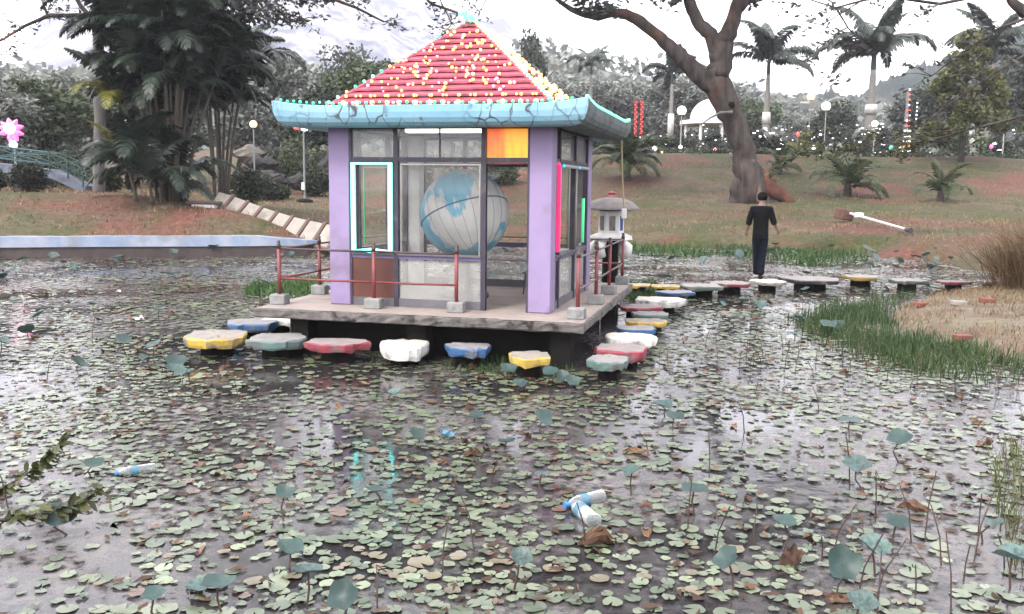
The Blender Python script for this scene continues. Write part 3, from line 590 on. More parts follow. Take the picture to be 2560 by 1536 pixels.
# ---------------------------------------------------------------- painted stepping stones
def stone(col, X, Y, wpx, label, depth=.62, tall=.13, zt=.25, rz=None, seed=0):
    rr = random.Random(seed*7 + 3); c = gp(X, Y, zt); wd = wpx*c.y/F; dp_ = wd*min(1.15, depth*1.45); n = 26
    t_ = thing('stepping_stone', label, 'stepping stone', (c.x, c.y, 0), rr.uniform(-.25, .25) if rz is None else rz, 'painted stepping stones across the pond')
    nc = rr.choice((7, 8, 9)); base = [2*math.pi*(i + rr.uniform(-.28, .28))/nc for i in range(nc)]; cor = []
    for a in base:
        ca, sa = math.cos(a), math.sin(a); e = .72; q = rr.uniform(.90, 1.06); cor.append((math.copysign(abs(ca)**e, ca)*wd/2*q, math.copysign(abs(sa)**e, sa)*dp_/2*q))
    out_ = []
    for i in range(nc):
        (x0, y0), (x1, y1) = cor[i], cor[(i + 1) % nc]
        for f in (0, .3, .62): out_.append((x0 + (x1 - x0)*f + rr.gauss(0, .012), y0 + (y1 - y0)*f + rr.gauss(0, .012)))
    n = len(out_); bulge = [(rr.gauss(0, .014)) for _ in range(n)]; lo_ = [rr.gauss(0, .007) for _ in range(n)]
    def ring(k, z, jit): return [(x*(k + bulge[i]*(1 if k > .6 else 0)), y*(k + bulge[i]*(1 if k > .6 else 0)), z + rr.gauss(0, jit) + (lo_[i] if z < zt - tall*.6 else 0)) for i, (x, y) in enumerate(out_)]
    rg = [ring(.95, zt - tall - .01, .008), ring(.99, zt - tall*.75, .008), ring(1.01, zt - tall*.2, .006), ring(.97, zt - .002, .004), ring(.5, zt + .006, .006)]
    V = [p for r in rg for p in r] + [(0, 0, zt + .004)]; m = MB(); fs, mi = [], []
    for i in range(4):
        for j in range(n): fs.append((i*n + j, i*n + (j + 1) % n, (i + 1)*n + (j + 1) % n, (i + 1)*n + j)); mi.append(1 if i == 3 else 0)
    for j in range(n): fs.append((4*n + j, 4*n + (j + 1) % n, 5*n)); mi.append(1)
    fs.append(tuple(range(n - 1, -1, -1))); mi.append(0)
    m.v = V; m.f = fs; m.m = mi; m.build('slab', STONE[col], t_)
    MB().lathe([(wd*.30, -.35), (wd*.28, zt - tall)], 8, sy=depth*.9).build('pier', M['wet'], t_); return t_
ST = [('yellow', 540, 836, 150, 'big yellow stone at the far end of the front row', .8, .12), ('blue', 628, 804, 136, 'blue stone with a worn grey top behind the yellow end stone', .6, .12), ('white', 700, 795, 86, 'thin white stone tucked behind the blue one near the platform corner', .6, .1),
      ('grey green', 695, 842, 146, 'wide grey green stone beside the yellow end stone', .62, .13), ('red', 845, 853, 160, 'wide flat stone with a red rim under the first railing post', .5, .09), ('white', 1012, 858, 126, 'tall chunky white stone in the front row', .75, .17), ('blue', 1169, 864, 118, 'grey topped stone with a blue front below the doorway', .6, .10), ('yellow', 1324, 887, 106, 'grey topped stone with a yellow front edge before the platform corner', .75, .11),
      ('grey green', 1524, 896, 100, 'rounded grey green stone closest to the platform corner', .72, .1), ('red', 1557, 868, 134, 'wide stone with a bright red corner behind the rounded grey green one', .62, .13), ('white', 1576, 840, 130, 'white stone with a tan top behind the red cornered one', .55, .13), ('blue', 1590, 819, 110, 'grey stone with blue rim beside the platform side', .5, .08), ('yellow', 1612, 801, 112, 'flat grey stone with yellow edge beside the platform side', .5, .07), ('grey green', 1627, 783, 100, 'flat grey green stone halfway along the platform side', .5, .07),
      ('red', 1600, 765, 122, 'long flat stone with red ends beside the platform side', .5, .07), ('white', 1652, 747, 122, 'thick white stone past the end of the platform', .55, .13), ('blue', 1688, 729, 100, 'pale stone with light blue ends behind the thick white one', .5, .06),
      ('yellow', 1595, 711, 66, 'small bright yellow stone behind the platform corner post', .6, .05), ('yellow', 1664, 714, 76, 'faded yellow grey stone next to the small bright yellow one', .5, .05), ('grey green', 1752, 713, 108, 'grey green stone where the path bends', .6, .1), ('red', 1824, 706, 108, 'red stone just before the walking man', .6, .09), ('white', 1918, 702, 84, 'white stone under the walking man', .8, .09), ('charcoal', 2026, 696, 142, 'long charcoal slab just beyond the walking man', .6, .1),
      ('yellow', 2152, 690, 86, 'yellow sided stone on dark legs beyond the charcoal slab', .6, .1), ('grey green', 2268, 699, 92, 'grey green stone on dark legs near the far bank', .6, .1), ('red', 2384, 703, 88, 'red rimmed stone on dark legs near the dry grass', .5, .08), ('white', 2468, 703, 48, 'small white stone at the foot of the dry grass clump', .6, .06), ('blue', 822, 712, 40, 'small blue stone seen between the railing post and the purple column', .8, .12)]
STP = []
for i, (c_, X, Y, wp, lab, d_, ta) in enumerate(ST):
    o = stone(('faded ' + c_) if X > 1740 and Y < 730 else c_, X, Y, wp, lab, d_*1.1, ta*(.82 if Y > 730 else .65), seed=i, rz=0 if c_ == 'charcoal' else None); STP.append((o.location.x, o.location.y, lab))

# ---------------------------------------------------------------- the pond's far wall and the slab chute
WP = [(-420, 21.5), (-250, 23.2), (0, 24.35), (150, 24.8), (300, 25.2), (450, 25.55), (600, 25.95), (700, 26.3), (770, 26.7), (830, 27.4)]
pw = thing('pond_wall', 'long low pond wall with a flaking light blue painted top band', 'wall')
def wallstrip(z0, z1, th, off, mat, name, dz=0.):
    m = MB(); V = []; n = 60; 
    Xs = np.linspace(-420, 830, n); 
    for X in Xs:
        D = np.interp(X, [p[0] for p in WP], [p[1] for p in WP]) - off; r = ray(X, 590); x = r.x/r.y*D; q = max(0, (X - 640)/190); zz = z1 - .22*q*dz + random.gauss(0, .006)
        V += [(x, D, z0), (x, D, zz), (x, D + th, zz), (x, D + th, z0)]
    m.add(V, [(i*4 + j, i*4 + (j + 1) % 4, i*4 + 4 + (j + 1) % 4, i*4 + 4 + j) for i in range(n - 1) for j in range(4)]); return m.build(name, mat, pw)
wallstrip(-.4, .31, .3, 0, pm('dark wet wall', (.06, .045, .045), (.11, .08, .075), 3, .9, .4, 12), 'base', .6)
wallstrip(.31, .60, .36, .04, pm('flaking light blue wall paint', (.27, .36, .52), (.44, .48, .58), 1.6, .7, .2, 20, lo=.4, hi=.6, dirt=(.30, .29, .30), dscale=.9, dlo=.56, dhi=.7), 'coping', 1.)
ch = thing('slab_chute', 'row of pale tilted slabs between brown ribs running down the bank to the pond', 'slab steps')
SL = [(528, 504, 30.0), (566, 516, 29.6), (602, 530, 29.2), (638, 544, 28.8), (676, 557, 28.4), (715, 569, 28.0), (755, 579, 27.6), (797, 588, 27.2), (838, 596, 26.9), (876, 602, 26.6)]
M['slab'] = pm('pale concrete slab', (.46, .41, .36), (.36, .32, .28), 3, .8, .2, 20, dirt=(.22, .19, .17), dscale=2, dlo=.55, dhi=.75); M['rib'] = pm('brown concrete rib', (.20, .115, .095), (.13, .085, .075), 5, .85, .3, 20)
cs_ = [dp(*p) for p in SL]
for i in range(len(cs_) - 1):
    a, b = cs_[i], cs_[i + 1]; u = (b - a); L = u.length; u.normalize(); up = Vector((.22, .55, .72)); up = (up - u*up.dot(u)).normalized(); nn = u.cross(up); rot = Matrix((u, up, nn)).transposed()
    MB().bbox((a + b)/2, (L*.82, .80, .07), .015, rot).build('slab', M['slab'], ch)
    MB().bbox(b + nn*.035 , (L*.16, .88, .10), .012, rot).build('rib', M['rib'], ch)
m = MB(); low = [p + Vector((-.10, -.26, -.33)) for p in cs_]; m.tube([low[0] + Vector((-.6, .1, .10))] + low, .075, 6); m.build('kerb', M['rib'], ch)
wb = thing('concrete_block', 'small white concrete block with a dark mark at the head of the slab chute', 'block', dp(507, 526, 29.2) - Vector((0, 0, .22)))
MB().bbox((0, .2, .20), (.72, .4, .42), .03).build('body', M['white'], wb); MB().bbox((.17, -.004, .22), (.10, .008, .16), .002).build('mark', M['frame'], wb); MB().bbox((-.02, .22, .45), (1.0, .5, .09), .02).build('cap', M['rib'], wb)

# ---------------------------------------------------------------- foliage builders
def quads(P, size, asp=1.8, up=.0, tone=None, r=rng, flat=.0):
    n = len(P); a = r.normal(size=(n, 3)); a[:, 2] *= (1 - flat); a /= np.linalg.norm(a, axis=1)[:, None]
    b = r.normal(size=(n, 3)); b[:, 2] *= (1 - flat); b -= a*(a*b).sum(1)[:, None]; b /= np.maximum(np.linalg.norm(b, axis=1), 1e-6)[:, None]
    s = size*r.uniform(.6, 1.35, n) if not hasattr(size, 'shape') else size
    A = a*(s*asp/2)[:, None]; B = b*(s/2)[:, None]
    V = np.stack([P - A, P - .1*A + B, P + A, P - .1*A - B], 1).reshape(-1, 3)
    return V, np.arange(4*n).reshape(n, 4)
def crown_mesh(name, blobs, n, size, mat, seed, shell=.55, asp=1.8, flat=.2):
    r = np.random.default_rng(seed); B = np.array(blobs, float); vol = (B[:, 3]*B[:, 4]*B[:, 5])**.7; k = r.choice(len(B), n, p=vol/vol.sum())
    d = r.normal(size=(n, 3)); d /= np.linalg.norm(d, axis=1)[:, None]; q = shell + (1 - shell)*r.random(n)**.6; q *= (1 + .22*(vnoise(d[:, 0]*9 + k*3.1, d[:, 2]*9 + d[:, 1]*5, 1.6, seed) - .5)*2)
    P = B[k, :3] + d*q[:, None]*B[k, 3:6]
    V, Fq = quads(P, size, asp, r=r, flat=flat)
    bt = r.random(len(B)); tone = np.clip(.25*bt[k] + .5*r.random(n) + .25*(d[:, 2]*.5 + .5), 0, 1)
    return mesh_np(name, V, Fq, mat, tone)
def rand_blobs(h0, h1, rad, n, seed, squash=.75):
    r = random.Random(seed); bl = []
    for i in range(n):
        a = r.uniform(0, 6.28); f = r.random()**.5; z = h0 + (h1 - h0)*r.random(); taper = 1 - .45*abs((z - h0)/(h1 - h0) - .4)
        s = rad*r.uniform(.28, .48); bl.append((math.cos(a)*rad*.68*f*taper, math.sin(a)*rad*.68*f*taper, z, s, s, s*squash))
    return bl
TP = {}
def proto(kind, mat, h0, h1, rad, nb, n, size, seed, shell=.45, squash=.75): TP[kind] = crown_mesh('crown_' + kind, rand_blobs(h0, h1, rad, nb, seed, squash), n, size, M[mat], seed, shell)
proto('grey', 'leafgrey', 2.2, 6, 2.6, 20, 5200, .17, 1); proto('dark', 'leafdark', 1.6, 5.5, 2.6, 20, 5200, .17, 2); proto('mid', 'leafmid', 1.8, 5.6, 2.6, 18, 4800, .17, 3); proto('open', 'leafgrey', 2.6, 6.5, 3.0, 15, 2300, .17, 4, .3); proto('pale', 'leafhaze', 2.0, 6, 2.7, 20, 4600, .17, 7); proto('olive', 'leafolive', 1.6, 5.0, 2.4, 16, 4600, .17, 5)
def trunk_mesh(h, r0, seed, limbs=5, spread=1.5):
    r = random.Random(seed); m = MB(); p = [Vector((r.gauss(0, .05)*i, r.gauss(0, .05)*i, h*i/5)) for i in range(6)]; m.tube(p, [r0*(1.25 if i == 0 else 1 - .1*i) for i in range(6)], 9)
    for k in range(limbs):
        s = p[r.randint(2, 5)]; a = r.uniform(0, 6.28); e = s + Vector((math.cos(a)*spread, math.sin(a)*spread, spread*r.uniform(.7, 1.5))); mid = (s + e)/2 + Vector((r.gauss(0, .15), r.gauss(0, .15), -.12)); m.tube([s, mid, e], [r0*.5, r0*.33, r0*.12], 6)
    return m
def tree(label, x, y, h, kind, group=None, wide=1., seed=0, bark='bark', z=None):
    z = gz(x, y) - .1 if z is None else z; s = h/6.2; t_ = thing('tree', label, 'tree', (x, y, z), random.uniform(0, 6.28), group)
    trunk_mesh(h*.62, .16*s, seed, 6, 1.3*s).build('trunk', M[bark], t_, smooth=True)
    link('crown', TP[kind], t_, scale=(s*wide, s*wide, s)); return t_
def atx(X, D): return ray(X, 460).x/ray(X, 460).y*D

# palms: one frond lies along +x and arches; its leaflets hang on both sides
def frond_mesh(name, mat, L, rise, droop, nl, ll, hang, seed, wid=.035):
    r = random.Random(seed); pts = []; a = rise; p = Vector((0, 0, 0)); st = L/14
    for i in range(15): pts.append(p.copy()); p = p + Vector((math.cos(a), 0, math.sin(a)))*st; a -= droop/14*(.5 + i/14*1.1)
    m = MB(); m.tube(pts, [.022*L/2*(1 - .85*i/14) for i in range(15)], 4, cap=False); tone = [.75]*len(m.f)
    for i in range(nl):
        f = .10 + .89*i/(nl - 1); k = f*14; j = min(13, int(k)); q = pts[j].lerp(pts[j + 1], k - j); t_ = (pts[j + 1] - pts[j]).normalized()
        l = ll*math.sin(math.pi*min(1, .18 + f*.80))**.7*r.uniform(.85, 1.1)
        for s in (-1, 1):
            d = (Vector((0, s, 0)) + t_*(.55 + .3*f) + Vector((0, 0, .25 - hang*r.uniform(.6, 1.2)*.5))).normalized(); d2 = (d + Vector((0, 0, -hang*r.uniform(.8, 1.5)))).normalized()
            a1 = q + d*l*.5; e = a1 + d2*l*.5; w_ = t_*wid*.5
            m.add([q - w_*.5, q + w_*.5, a1 + w_, a1 - w_, e], [(0, 1, 2, 3), (3, 2, 4)]); tn = r.random(); tone += [tn, tn]
    me = bpy.data.meshes.new(name); me.from_pydata(m.v, [], m.f); me.materials.append(mat); at = me.attributes.new('tone', 'FLOAT', 'FACE'); at.data.foreach_set('value', tone); me.update(); return me
def fset(mat, L, nl, ll, hang, wid, seed): return [frond_mesh('frond', M[mat], L*k, R(ri), R(dr), nl, ll, hang, seed + i, wid) for i, (k, ri, dr) in enumerate(((1, 72, 95), (.95, 60, 125), (1.05, 48, 125), (.9, 35, 115), (.85, 82, 60)))]
FD = fset('frond', 2.7, 40, .72, .6, .085, 10); FY = fset('frondyel', 2.0, 30, .55, .5, .06, 20); FO = fset('frondor', 1.8, 26, .45, .9, .05, 30); FG = fset('frondgrey', 4.2, 46, 1.05, 1.1, .14, 40); FS = fset('frondshrub', 1.7, 24, .45, .4, .055, 50)
def palm_clump(label, X, Y, D, stems, seed, cat='palm', yel=0, spread=1.0):
    r = random.Random(seed); b = dp(X, Y, D); b.z = gz(b.x, b.y) - .08; t_ = thing('cane_palm', label, cat, b)
    for i, (lean, az, h) in enumerate(stems):
        dx, dy = math.cos(az)*lean, math.sin(az)*lean; bx, by = math.cos(az)*r.uniform(.1, .45)*spread, math.sin(az)*r.uniform(.1, .45)*spread
        pts = [Vector((bx + dx*h*f**1.5, by + dy*h*f**1.5, h*f)) for f in (0, .2, .4, .6, .8, 1)]
        MB().tube(pts, [.075, .062, .058, .052, .048, .036], 8).build('stem', M['cane'], t_, smooth=True)
        nf = r.randint(8, 10); a0 = r.uniform(0, 6.28)
        for k in range(nf):
            q = r.random(); S = FD
            if q < .05: S = FO
            elif q < .05 + (.16 if h < 3.2 else .04): S = FY
            j = k % 5 if k < nf - 1 else 4
            link('frond', S[j], t_, pts[-1] - Vector((0, 0, .12*k/nf)), (r.gauss(0, .18), r.gauss(0, .1), a0 + k*2.4), r.uniform(.8, 1.15))
    return t_
rs = random.Random(4)
palm_clump('big dark cane palm clump with many stems at the head of the slab chute', 432, 486, 30.2, [(rs.uniform(.03, .26), rs.uniform(0, 6.28), hh) for hh in (6.6, 6.3, 5.9, 6.0, 5.4, 5.7, 5.2, 5.6, 4.9, 4.6, 5.0, 4.7, 4.2, 4.4, 3.9, 4.3, 3.6, 3.4, 5.5, 4.5, 3.2, 2.9)] + [(.30, 3.1, 4.0), (.28, .1, 4.2), (.32, 3.5, 3.1)], 3)
palm_clump('smaller cane palm clump with bare lower stems behind the big one', 548, 486, 34, [(rs.uniform(.02, .18), rs.uniform(0, 6.28), hh) for hh in (5.3, 5.0, 4.6, 4.8, 4.2, 4.0, 3.7)], 8)
palm_clump('young dark cane palm shoots hiding the foot of the big clump', 400, 492, 29.4, [(rs.uniform(.1, .4), rs.uniform(0, 6.28), hh) for hh in (.4, .7, 1.1)], 13, spread=2.2)
yc = dp(345, 400, 29.8); yb = thing('cane_palm', 'low yellow green palm sucker at the foot of the big cane palm', 'palm', Vector((yc.x + .7, yc.y, gz(yc.x + .7, yc.y) + .25)))
MB().tube([(0, 0, -.3), (.0, 0, .1), (-.05, 0, .4)], [.06, .05, .03], 7).build('stem', M['cane'], yb)
for k in range(8): link('frond', (FY if k < 6 else FO)[k % 5], yb, (-.03, 0, .3), (rs.gauss(0, .2), 0, 2.2 + k*.31), .72)
def feather_palm(label, X, D, ytop, rt, nf, scale, band=None, seed=0, grp='royal palms in the garden'):
    r = random.Random(seed); x = atx(X, D); z0 = gz(x, D) - .1; zt = dp(X, ytop, D).z; h = zt - z0; t_ = thing('royal_palm', label, 'palm', (x, D, z0), 0, grp)
    MB().tube([(0, 0, h*f) for f in (0, .12, .25, .45, .7, .88, 1)], [rt*1.25, rt*1.15, rt*1.2, rt*1.0, rt*.7, rt*.6, rt*.45], 12).build('trunk', M['palmtrunk'], t_, smooth=True)
    if band: zb0, zb1 = (dp(X, q, D).z - z0 for q in band); MB().tube([(0, 0, zb0), (0, 0, zb1)], [rt*1.24, rt*1.14], 14).build('painted_band', M['palmband'], t_, smooth=True)
    MB().tube([(0, 0, h*.97), (0, 0, h + .5*scale), (0, 0, h + 1.1*scale)], [rt*.55, rt*.5, rt*.2], 10).build('crown_shaft', M['frondgrey'], t_)
    for k in range(nf): link('frond', FG[(k + seed) % 5], t_, (0, 0, h + .55*scale), (r.gauss(0, .15), r.gauss(0, .12), k*2.4 + r.gauss(0, .2)), scale*r.uniform(.85, 1.1))
    return t_
feather_palm('small far royal palm behind the pavilion roof end', 1472, 100, 180, .22, 11, .85, None, 1)
feather_palm('slim royal palm between the pavilion and the leaning tree', 1672, 84, 205, .24, 12, .9, (345, 285), 2)
feather_palm('royal palm with a painted band just beyond the leaning tree', 1908, 72, 180, .27, 13, 1.08, (310, 281), 3)
feather_palm('tallest royal palm with a thick pale trunk beside the light tower', 2166, 66, 168, .36, 15, 1.22, (285, 262), 4)
feather_palm('royal palm half hidden behind the drooping conifer', 2462, 70, 150, .26, 13, 1.15, None, 5)
def shrub_palm(label, X, Y, hpx, n, seed, S=None, stem=.3):
    r = random.Random(seed); p = on_ground(X, Y); s = hpx*p.y/F/1.75; t_ = thing('shrub_palm', label, 'palm shrub', p, 0, 'low palms on the grass slope')
    MB().tube([(0, 0, -.1), (0, 0, stem*s), (0, 0, stem*1.7*s)], [.16*s, .13*s, .07*s], 8).build('stem', M['bark'], t_)
    for k in range(n): link('frond', (S or FS)[k % 5], t_, (0, 0, stem*s), (r.gauss(0, .15), r.gauss(0, .15), k*2.4 + r.gauss(0, .2)), s*r.uniform(.8, 1.1))
    return t_
shrub_palm('dense dark palm shrub beside the pavilion eave', 1566, 452, 122, 34, 1, FS, .5); shrub_palm('small palm shrub just behind the leaning tree', 1950, 438, 74, 13, 2); shrub_palm('widest arching palm shrub in the middle of the slope', 2118, 492, 132, 22, 3); shrub_palm('thin drooping palm shrub near the dry grass clump', 2350, 505, 112, 14, 4)

# ---------------------------------------------------------------- the big leaning tree
def spray(P0, n, size, sx, sz, r): return P0 + r.normal(size=(n, 3))*np.array([sx, sx, sz])
def limb_pts(lst, D): return [dp(X, Y, D + (q[0] if q else 0)) for X, Y, *q in lst]
def limb(parent, pts, radii, mat, name='limb', n=10):
    P, Rr = [], []
    for i in range(len(pts) - 1):       # a smoother, knobbly run between the given points
        for f in (0, .33, .66): P.append(pts[i].lerp(pts[i + 1], f) + Vector((random.gauss(0, .04), random.gauss(0, .04), random.gauss(0, .03)))*radii[i]*2); Rr.append((radii[i]*(1 - f) + radii[i + 1]*f)*random.uniform(.975, 1.03))
    P.append(pts[-1]); Rr.append(radii[-1]); return MB().tube(P, Rr, n).build(name, M[mat], parent, smooth=True)
def twig_crown(parent, starts, mat, n_tw, n_lf, size, ln, seed, droop=.25, name='crown', flat=.55):
    """fine twigs with feathery leaves from given points: (point, direction)"""
    r = np.random.default_rng(seed); rr = random.Random(seed); m = MB(); PP = []
    for p, d in starts:
        for k in range(n_tw):
            dd = (d + Vector((rr.gauss(0, .55), rr.gauss(0, .55), rr.gauss(0, .35)))).normalized(); L = ln*rr.uniform(.5, 1.2); q = [p]
            for i in range(5): q.append(q[-1] + (dd + Vector((rr.gauss(0, .15), rr.gauss(0, .15), -droop*i/4 + rr.gauss(0, .1))))*L/5)
            m.tube(q, [.018, .014, .011, .008, .006, .003], 4, cap=False)
            for i in range(n_lf):
                f = rr.uniform(.25, 1)*5; j = min(4, int(f)); PP.append(np.array(q[j].lerp(q[j + 1], f - j)) + r.normal(size=3)*np.array([.16, .16, .09])*ln/1.5)
    if PP:
        V, Fq = quads(np.array(PP), size, 2.6, r=r, flat=flat); link(name, mesh_np(name, V, Fq, M[mat], r.random(len(PP))), parent)
    m.build('twigs', M['bark'], parent)['kind'] = 'stuff'
TD = 43.; bt = thing('leaning_tree', 'big leaning tree with a forked grey trunk and a hollow on the grass slope', 'tree'); k_ = TD/F
tb = on_ground(1872, 506); TD = tb.y; k_ = TD/F
limb(bt, limb_pts([(1890, 560), (1879, 490), (1868, 430), (1862, 390), (1852, 345), (1832, 295), (1812, 250), (1790, 205), (1770, 172)], TD), [54*k_, 42*k_, 33*k_, 29*k_, 27*k_, 28*k_, 31*k_, 35*k_, 31*k_], 'bark', 'trunk', 14)
limb(bt, limb_pts([(1890, 440), (1918, 465), (1950, 490), (1985, 510)], TD), [26*k_, 26*k_, 17*k_, 8*k_], 'barkred', 'root'); limb(bt, limb_pts([(1862, 450), (1850, 490), (1832, 515), (1808, 535)], TD), [30*k_, 26*k_, 17*k_, 8*k_], 'bark', 'root')
MB().tube([dp(1880, 400, TD - .47), dp(1890, 440, TD - .49), dp(1900, 505, TD - .58)], [4*k_, 8*k_, 11*k_], 8).build('bark_scar', pm('bare tan wood', (.20, .15, .12), (.12, .085, .07), 4, .9), bt)
MB().ball((0, 0, 0), 8*k_, 10, 6).build('hollow', M['wet'], bt, dp(1829, 262, TD - .62), (R(90), 0, 0)); limb(bt, limb_pts([(1832, 280), (1800, 282), (1775, 296), (1752, 312)], TD - .7), [4*k_, 3*k_, 2*k_, 1*k_], 'palebark', 'twig', 5)
A_ = limb_pts([(1782, 215), (1745, 185), (1715, 155), (1690, 130), (1660, 105), (1640, 85), (1600, 55), (1565, 34), (1530, 33), (1495, 40), (1465, 38), (1430, 25), (1395, 2), (1350, -30)], TD); limb(bt, A_, [25*k_, 23*k_, 21*k_, 19*k_, 16*k_, 14*k_, 15*k_, 12*k_, 11*k_, 12*k_, 8*k_, 7*k_, 5*k_, 3*k_], 'bark')
B_l = limb_pts([(1790, 195), (1800, 150), (1808, 115), (1822, 85), (1838, 40), (1848, 0), (1862, -60), (1900, -140)], TD); limb(bt, B_l, [31*k_, 28*k_, 25*k_, 21*k_, 17*k_, 16*k_, 13*k_, 8*k_], 'bark')
C_l = limb_pts([(1800, 140), (1775, 85), (1748, 62), (1730, 25), (1716, -20), (1690, -90)], TD); limb(bt, C_l, [20*k_, 18*k_, 16*k_, 15*k_, 14*k_, 9*k_], 'bark')
D_l = limb_pts([(1840, 30), (1880, -10), (1940, -60), (2030, -110)], TD); limb(bt, D_l, [12*k_, 9*k_, 7*k_, 4*k_], 'bark')
st_ = [(p, Vector((random.gauss(0, .6), random.gauss(0, .6), .5))) for p in A_[-5:] + B_l[-3:] + C_l[-3:] + D_l[-3:]]
twig_crown(bt, st_, 'twigleaf', 3, 26, .16, 2.2, 5)
bl_ = [dp(X, Y, TD + d) for X, Y, d in ((1250, -120, 3), (1450, -150, -4), (1650, -190, 2), (1850, -230, -5), (2050, -200, 4), (2200, -150, -3), (1750, -280, 0), (1500, -260, 5), (1950, -330, 6), (2300, -260, 2), (1150, -230, 4), (1300, -330, -3), (1600, -390, 3), (2120, -400, -3), (1800, -450, 2), (1420, -460, 0), (2400, -400, 4), (1950, -560, -3), (1600, -580, 4), (2250, -560, 3), (1250, -520, 3), (2500, -200, 5), (1060, -380, 2), (1750, -700, 2), (2080, -700, -2), (1450, -690, 3))]
link('crown', crown_mesh('crown', [(p.x, p.y, p.z, 2.9, 3.2, 1.25) for p in bl_], 17000, .27, M['twigleaf'], 77, .1), bt)
# tree out of frame on the right: its limb and feathery low twigs reach into view
ot = thing('tree', 'dark limbed tree at the picture edge with fine twigs hanging before the conifer', 'tree')
E0 = limb_pts([(2760, 330), (2720, 180), (2640, 90), (2590, 45), (2560, 30), (2530, 5), (2500, -50)], 30); gzz = gz(E0[0].x, E0[0].y)
limb(ot, [Vector((E0[0].x + .3, E0[0].y, gzz - .2))] + E0, [.42, .36, .30, .24, .20, .17, .14, .10], 'bark', 'trunk')
for q, rd in (([(2570, 45), (2500, 70), (2440, 110), (2380, 150), (2330, 190)], .05), ([(2640, 100), (2540, 150), (2460, 200), (2390, 250), (2320, 300)], .055), ([(2510, -20), (2350, 10), (2200, -10), (2090, 20), (2010, -5)], .06), ([(2090, 20), (2120, 70), (2165, 115), (2105, 165)], .03), ([(2150, 5), (2060, 60), (2030, 140)], .025), ([(2700, 250), (2560, 290), (2440, 320), (2300, 335), (2180, 350)], .05), ([(2440, 320), (2330, 350), (2150, 372), (2010, 380)], .03)):
    P = limb_pts(q, 29); limb(ot, P, [rd*(1 - .7*i/(len(P) - 1)) for i in range(len(P))], 'bark', 'limb', 6)
    twig_crown(ot, [(p, Vector((-.6, random.gauss(0, .4), -.1))) for p in P[1:]], 'twigleaf' if q[0][1] < 200 else 'leafolive', 3, 15 if q[0][1] < 200 else 40, .085, 1.15, int(q[0][0]), .3)
# tall tree on the left bank: its canopy spreads over the top of the picture
lt = thing('tree', 'tall straight tree behind the cane palms whose canopy spreads along the top', 'tree'); LD = 34.
zb_ = gz(atx(246, LD), LD); limb(lt, [Vector((atx(246, LD), LD, zb_ - .2))] + limb_pts([(247, 420), (248, 300), (246, 180), (245, 60), (240, -60), (250, -160)], LD), [.24, .21, .2, .19, .19, .17, .12], 'palebark', 'trunk')
LL = [([(245, 30), (215, 38), (120, 40), (60, 66), (10, 98), (-60, 130)], .09), ([(120, 40), (108, 10), (90, -30)], .05), ([(246, 60), (205, 20), (180, -20), (100, -70)], .10), ([(245, -30), (400, -60), (560, -50), (700, -40), (800, -15), (890, 20), (960, 55)], .12), ([(560, -50), (640, -10), (700, 30), (760, 48)], .06), ([(250, -80), (500, -130), (800, -120), (1000, -60), (1080, 10), (1150, 35)], .12), ([(1000, -60), (1090, -20), (1130, 60), (1110, 85)], .035), ([(245, 0), (330, -20), (420, 10), (520, 20)], .08), ([(800, -120), (900, -90), (1000, -90), (1230, -30), (1200, 30)], .06)]
for q, rd in LL:
    P = limb_pts(q, LD - 3); limb(lt, P, [rd*(1 - .75*i/(len(P) - 1)) for i in range(len(P))], 'bark', 'limb', 7)
    twig_crown(lt, [(p, Vector((random.gauss(0, .5), random.gauss(0, .4), -.05))) for p in P[1:]], 'twigleaf', 3, 17, .075, 1.15, int(q[-1][0]) + 500, .22)
link('crown', crown_mesh('crown', [(p.x, p.y, p.z, 1.0, 1.4, .3) for p in (dp(X, Y, LD - 3) for X, Y in ((330, -10), (450, 5), (560, -5), (650, 12), (690, 45), (770, -5), (300, 30), (600, 40), (900, -40)))], 2300, .10, M['twigleaf'], 21, .15), lt)
bl_ = [dp(X, Y, LD + d) for X, Y, d in ((550, -280, -3), (800, -240, 4), (1000, -220, -3), (700, -420, -2), (900, -380, 3))]
link('crown', crown_mesh('crown', [(p.x, p.y, p.z, 2.2, 2.4, .8) for p in bl_], 2600, .16, M['twigleaf'], 78, .2), lt)

# ---------------------------------------------------------------- trees behind
GL, GM, GRr = 'grey green trees behind the left bank', 'trees behind the pavilion', 'trees beyond the garden hedge'
for X, D, h, k, wd, lab in ((-60, 52, 6.4, 'pale', 1.1, 'grey green tree at the picture edge behind the clipped bush'), (60, 60, 7.0, 'pale', 1.2, 'thin crowned tree against the pale hill on the far side'), (120, 46, 5.2, 'mid', 1.15, 'dark bushy tree over the green footbridge'), (215, 55, 6.2, 'pale', 1.2, 'grey tree behind the tall straight trunk'), (320, 50, 5.6, 'mid', 1.1, 'mid green tree showing left of the cane palms'), (20, 44, 4.6, 'pale', 1.2, 'low grey tree behind the pink flower lamp'), (420, 58, 7., 'dark', 1.1, 'dark tree hidden behind the big cane palm')):
    tree(lab, atx(X, D), D, h, k, GL, wd, int(X) + 700)
for X, D, h, k, wd, lab in ((600, 62, 6.9, 'pale', 1.0, 'grey tree above the orange lamp behind the cane palms'), (690, 66, 7.8, 'pale', 1.05, 'tall grey green tree beside the left eave tip'), (800, 60, 6.2, 'dark', 1.1, 'dark tree behind the lamp post beside the left column'), (860, 84, 8.6, 'open', .9, 'thin tree whose top shows above the left roof slope'), (900, 68, 7.2, 'mid', 1.1, 'green tree seen through the upper window glass'), (1010, 72, 7., 'grey', 1.2, 'grey tree seen through the middle of the pavilion'), (1130, 70, 6.6, 'grey', 1.2, 'grey tree seen behind the globe'), (1250, 76, 8, 'pale', 1.1, 'thin grey tree seen through the open doorway')):
    tree(lab, atx(X, D), D, h, k, GM, wd, int(X) + 800)
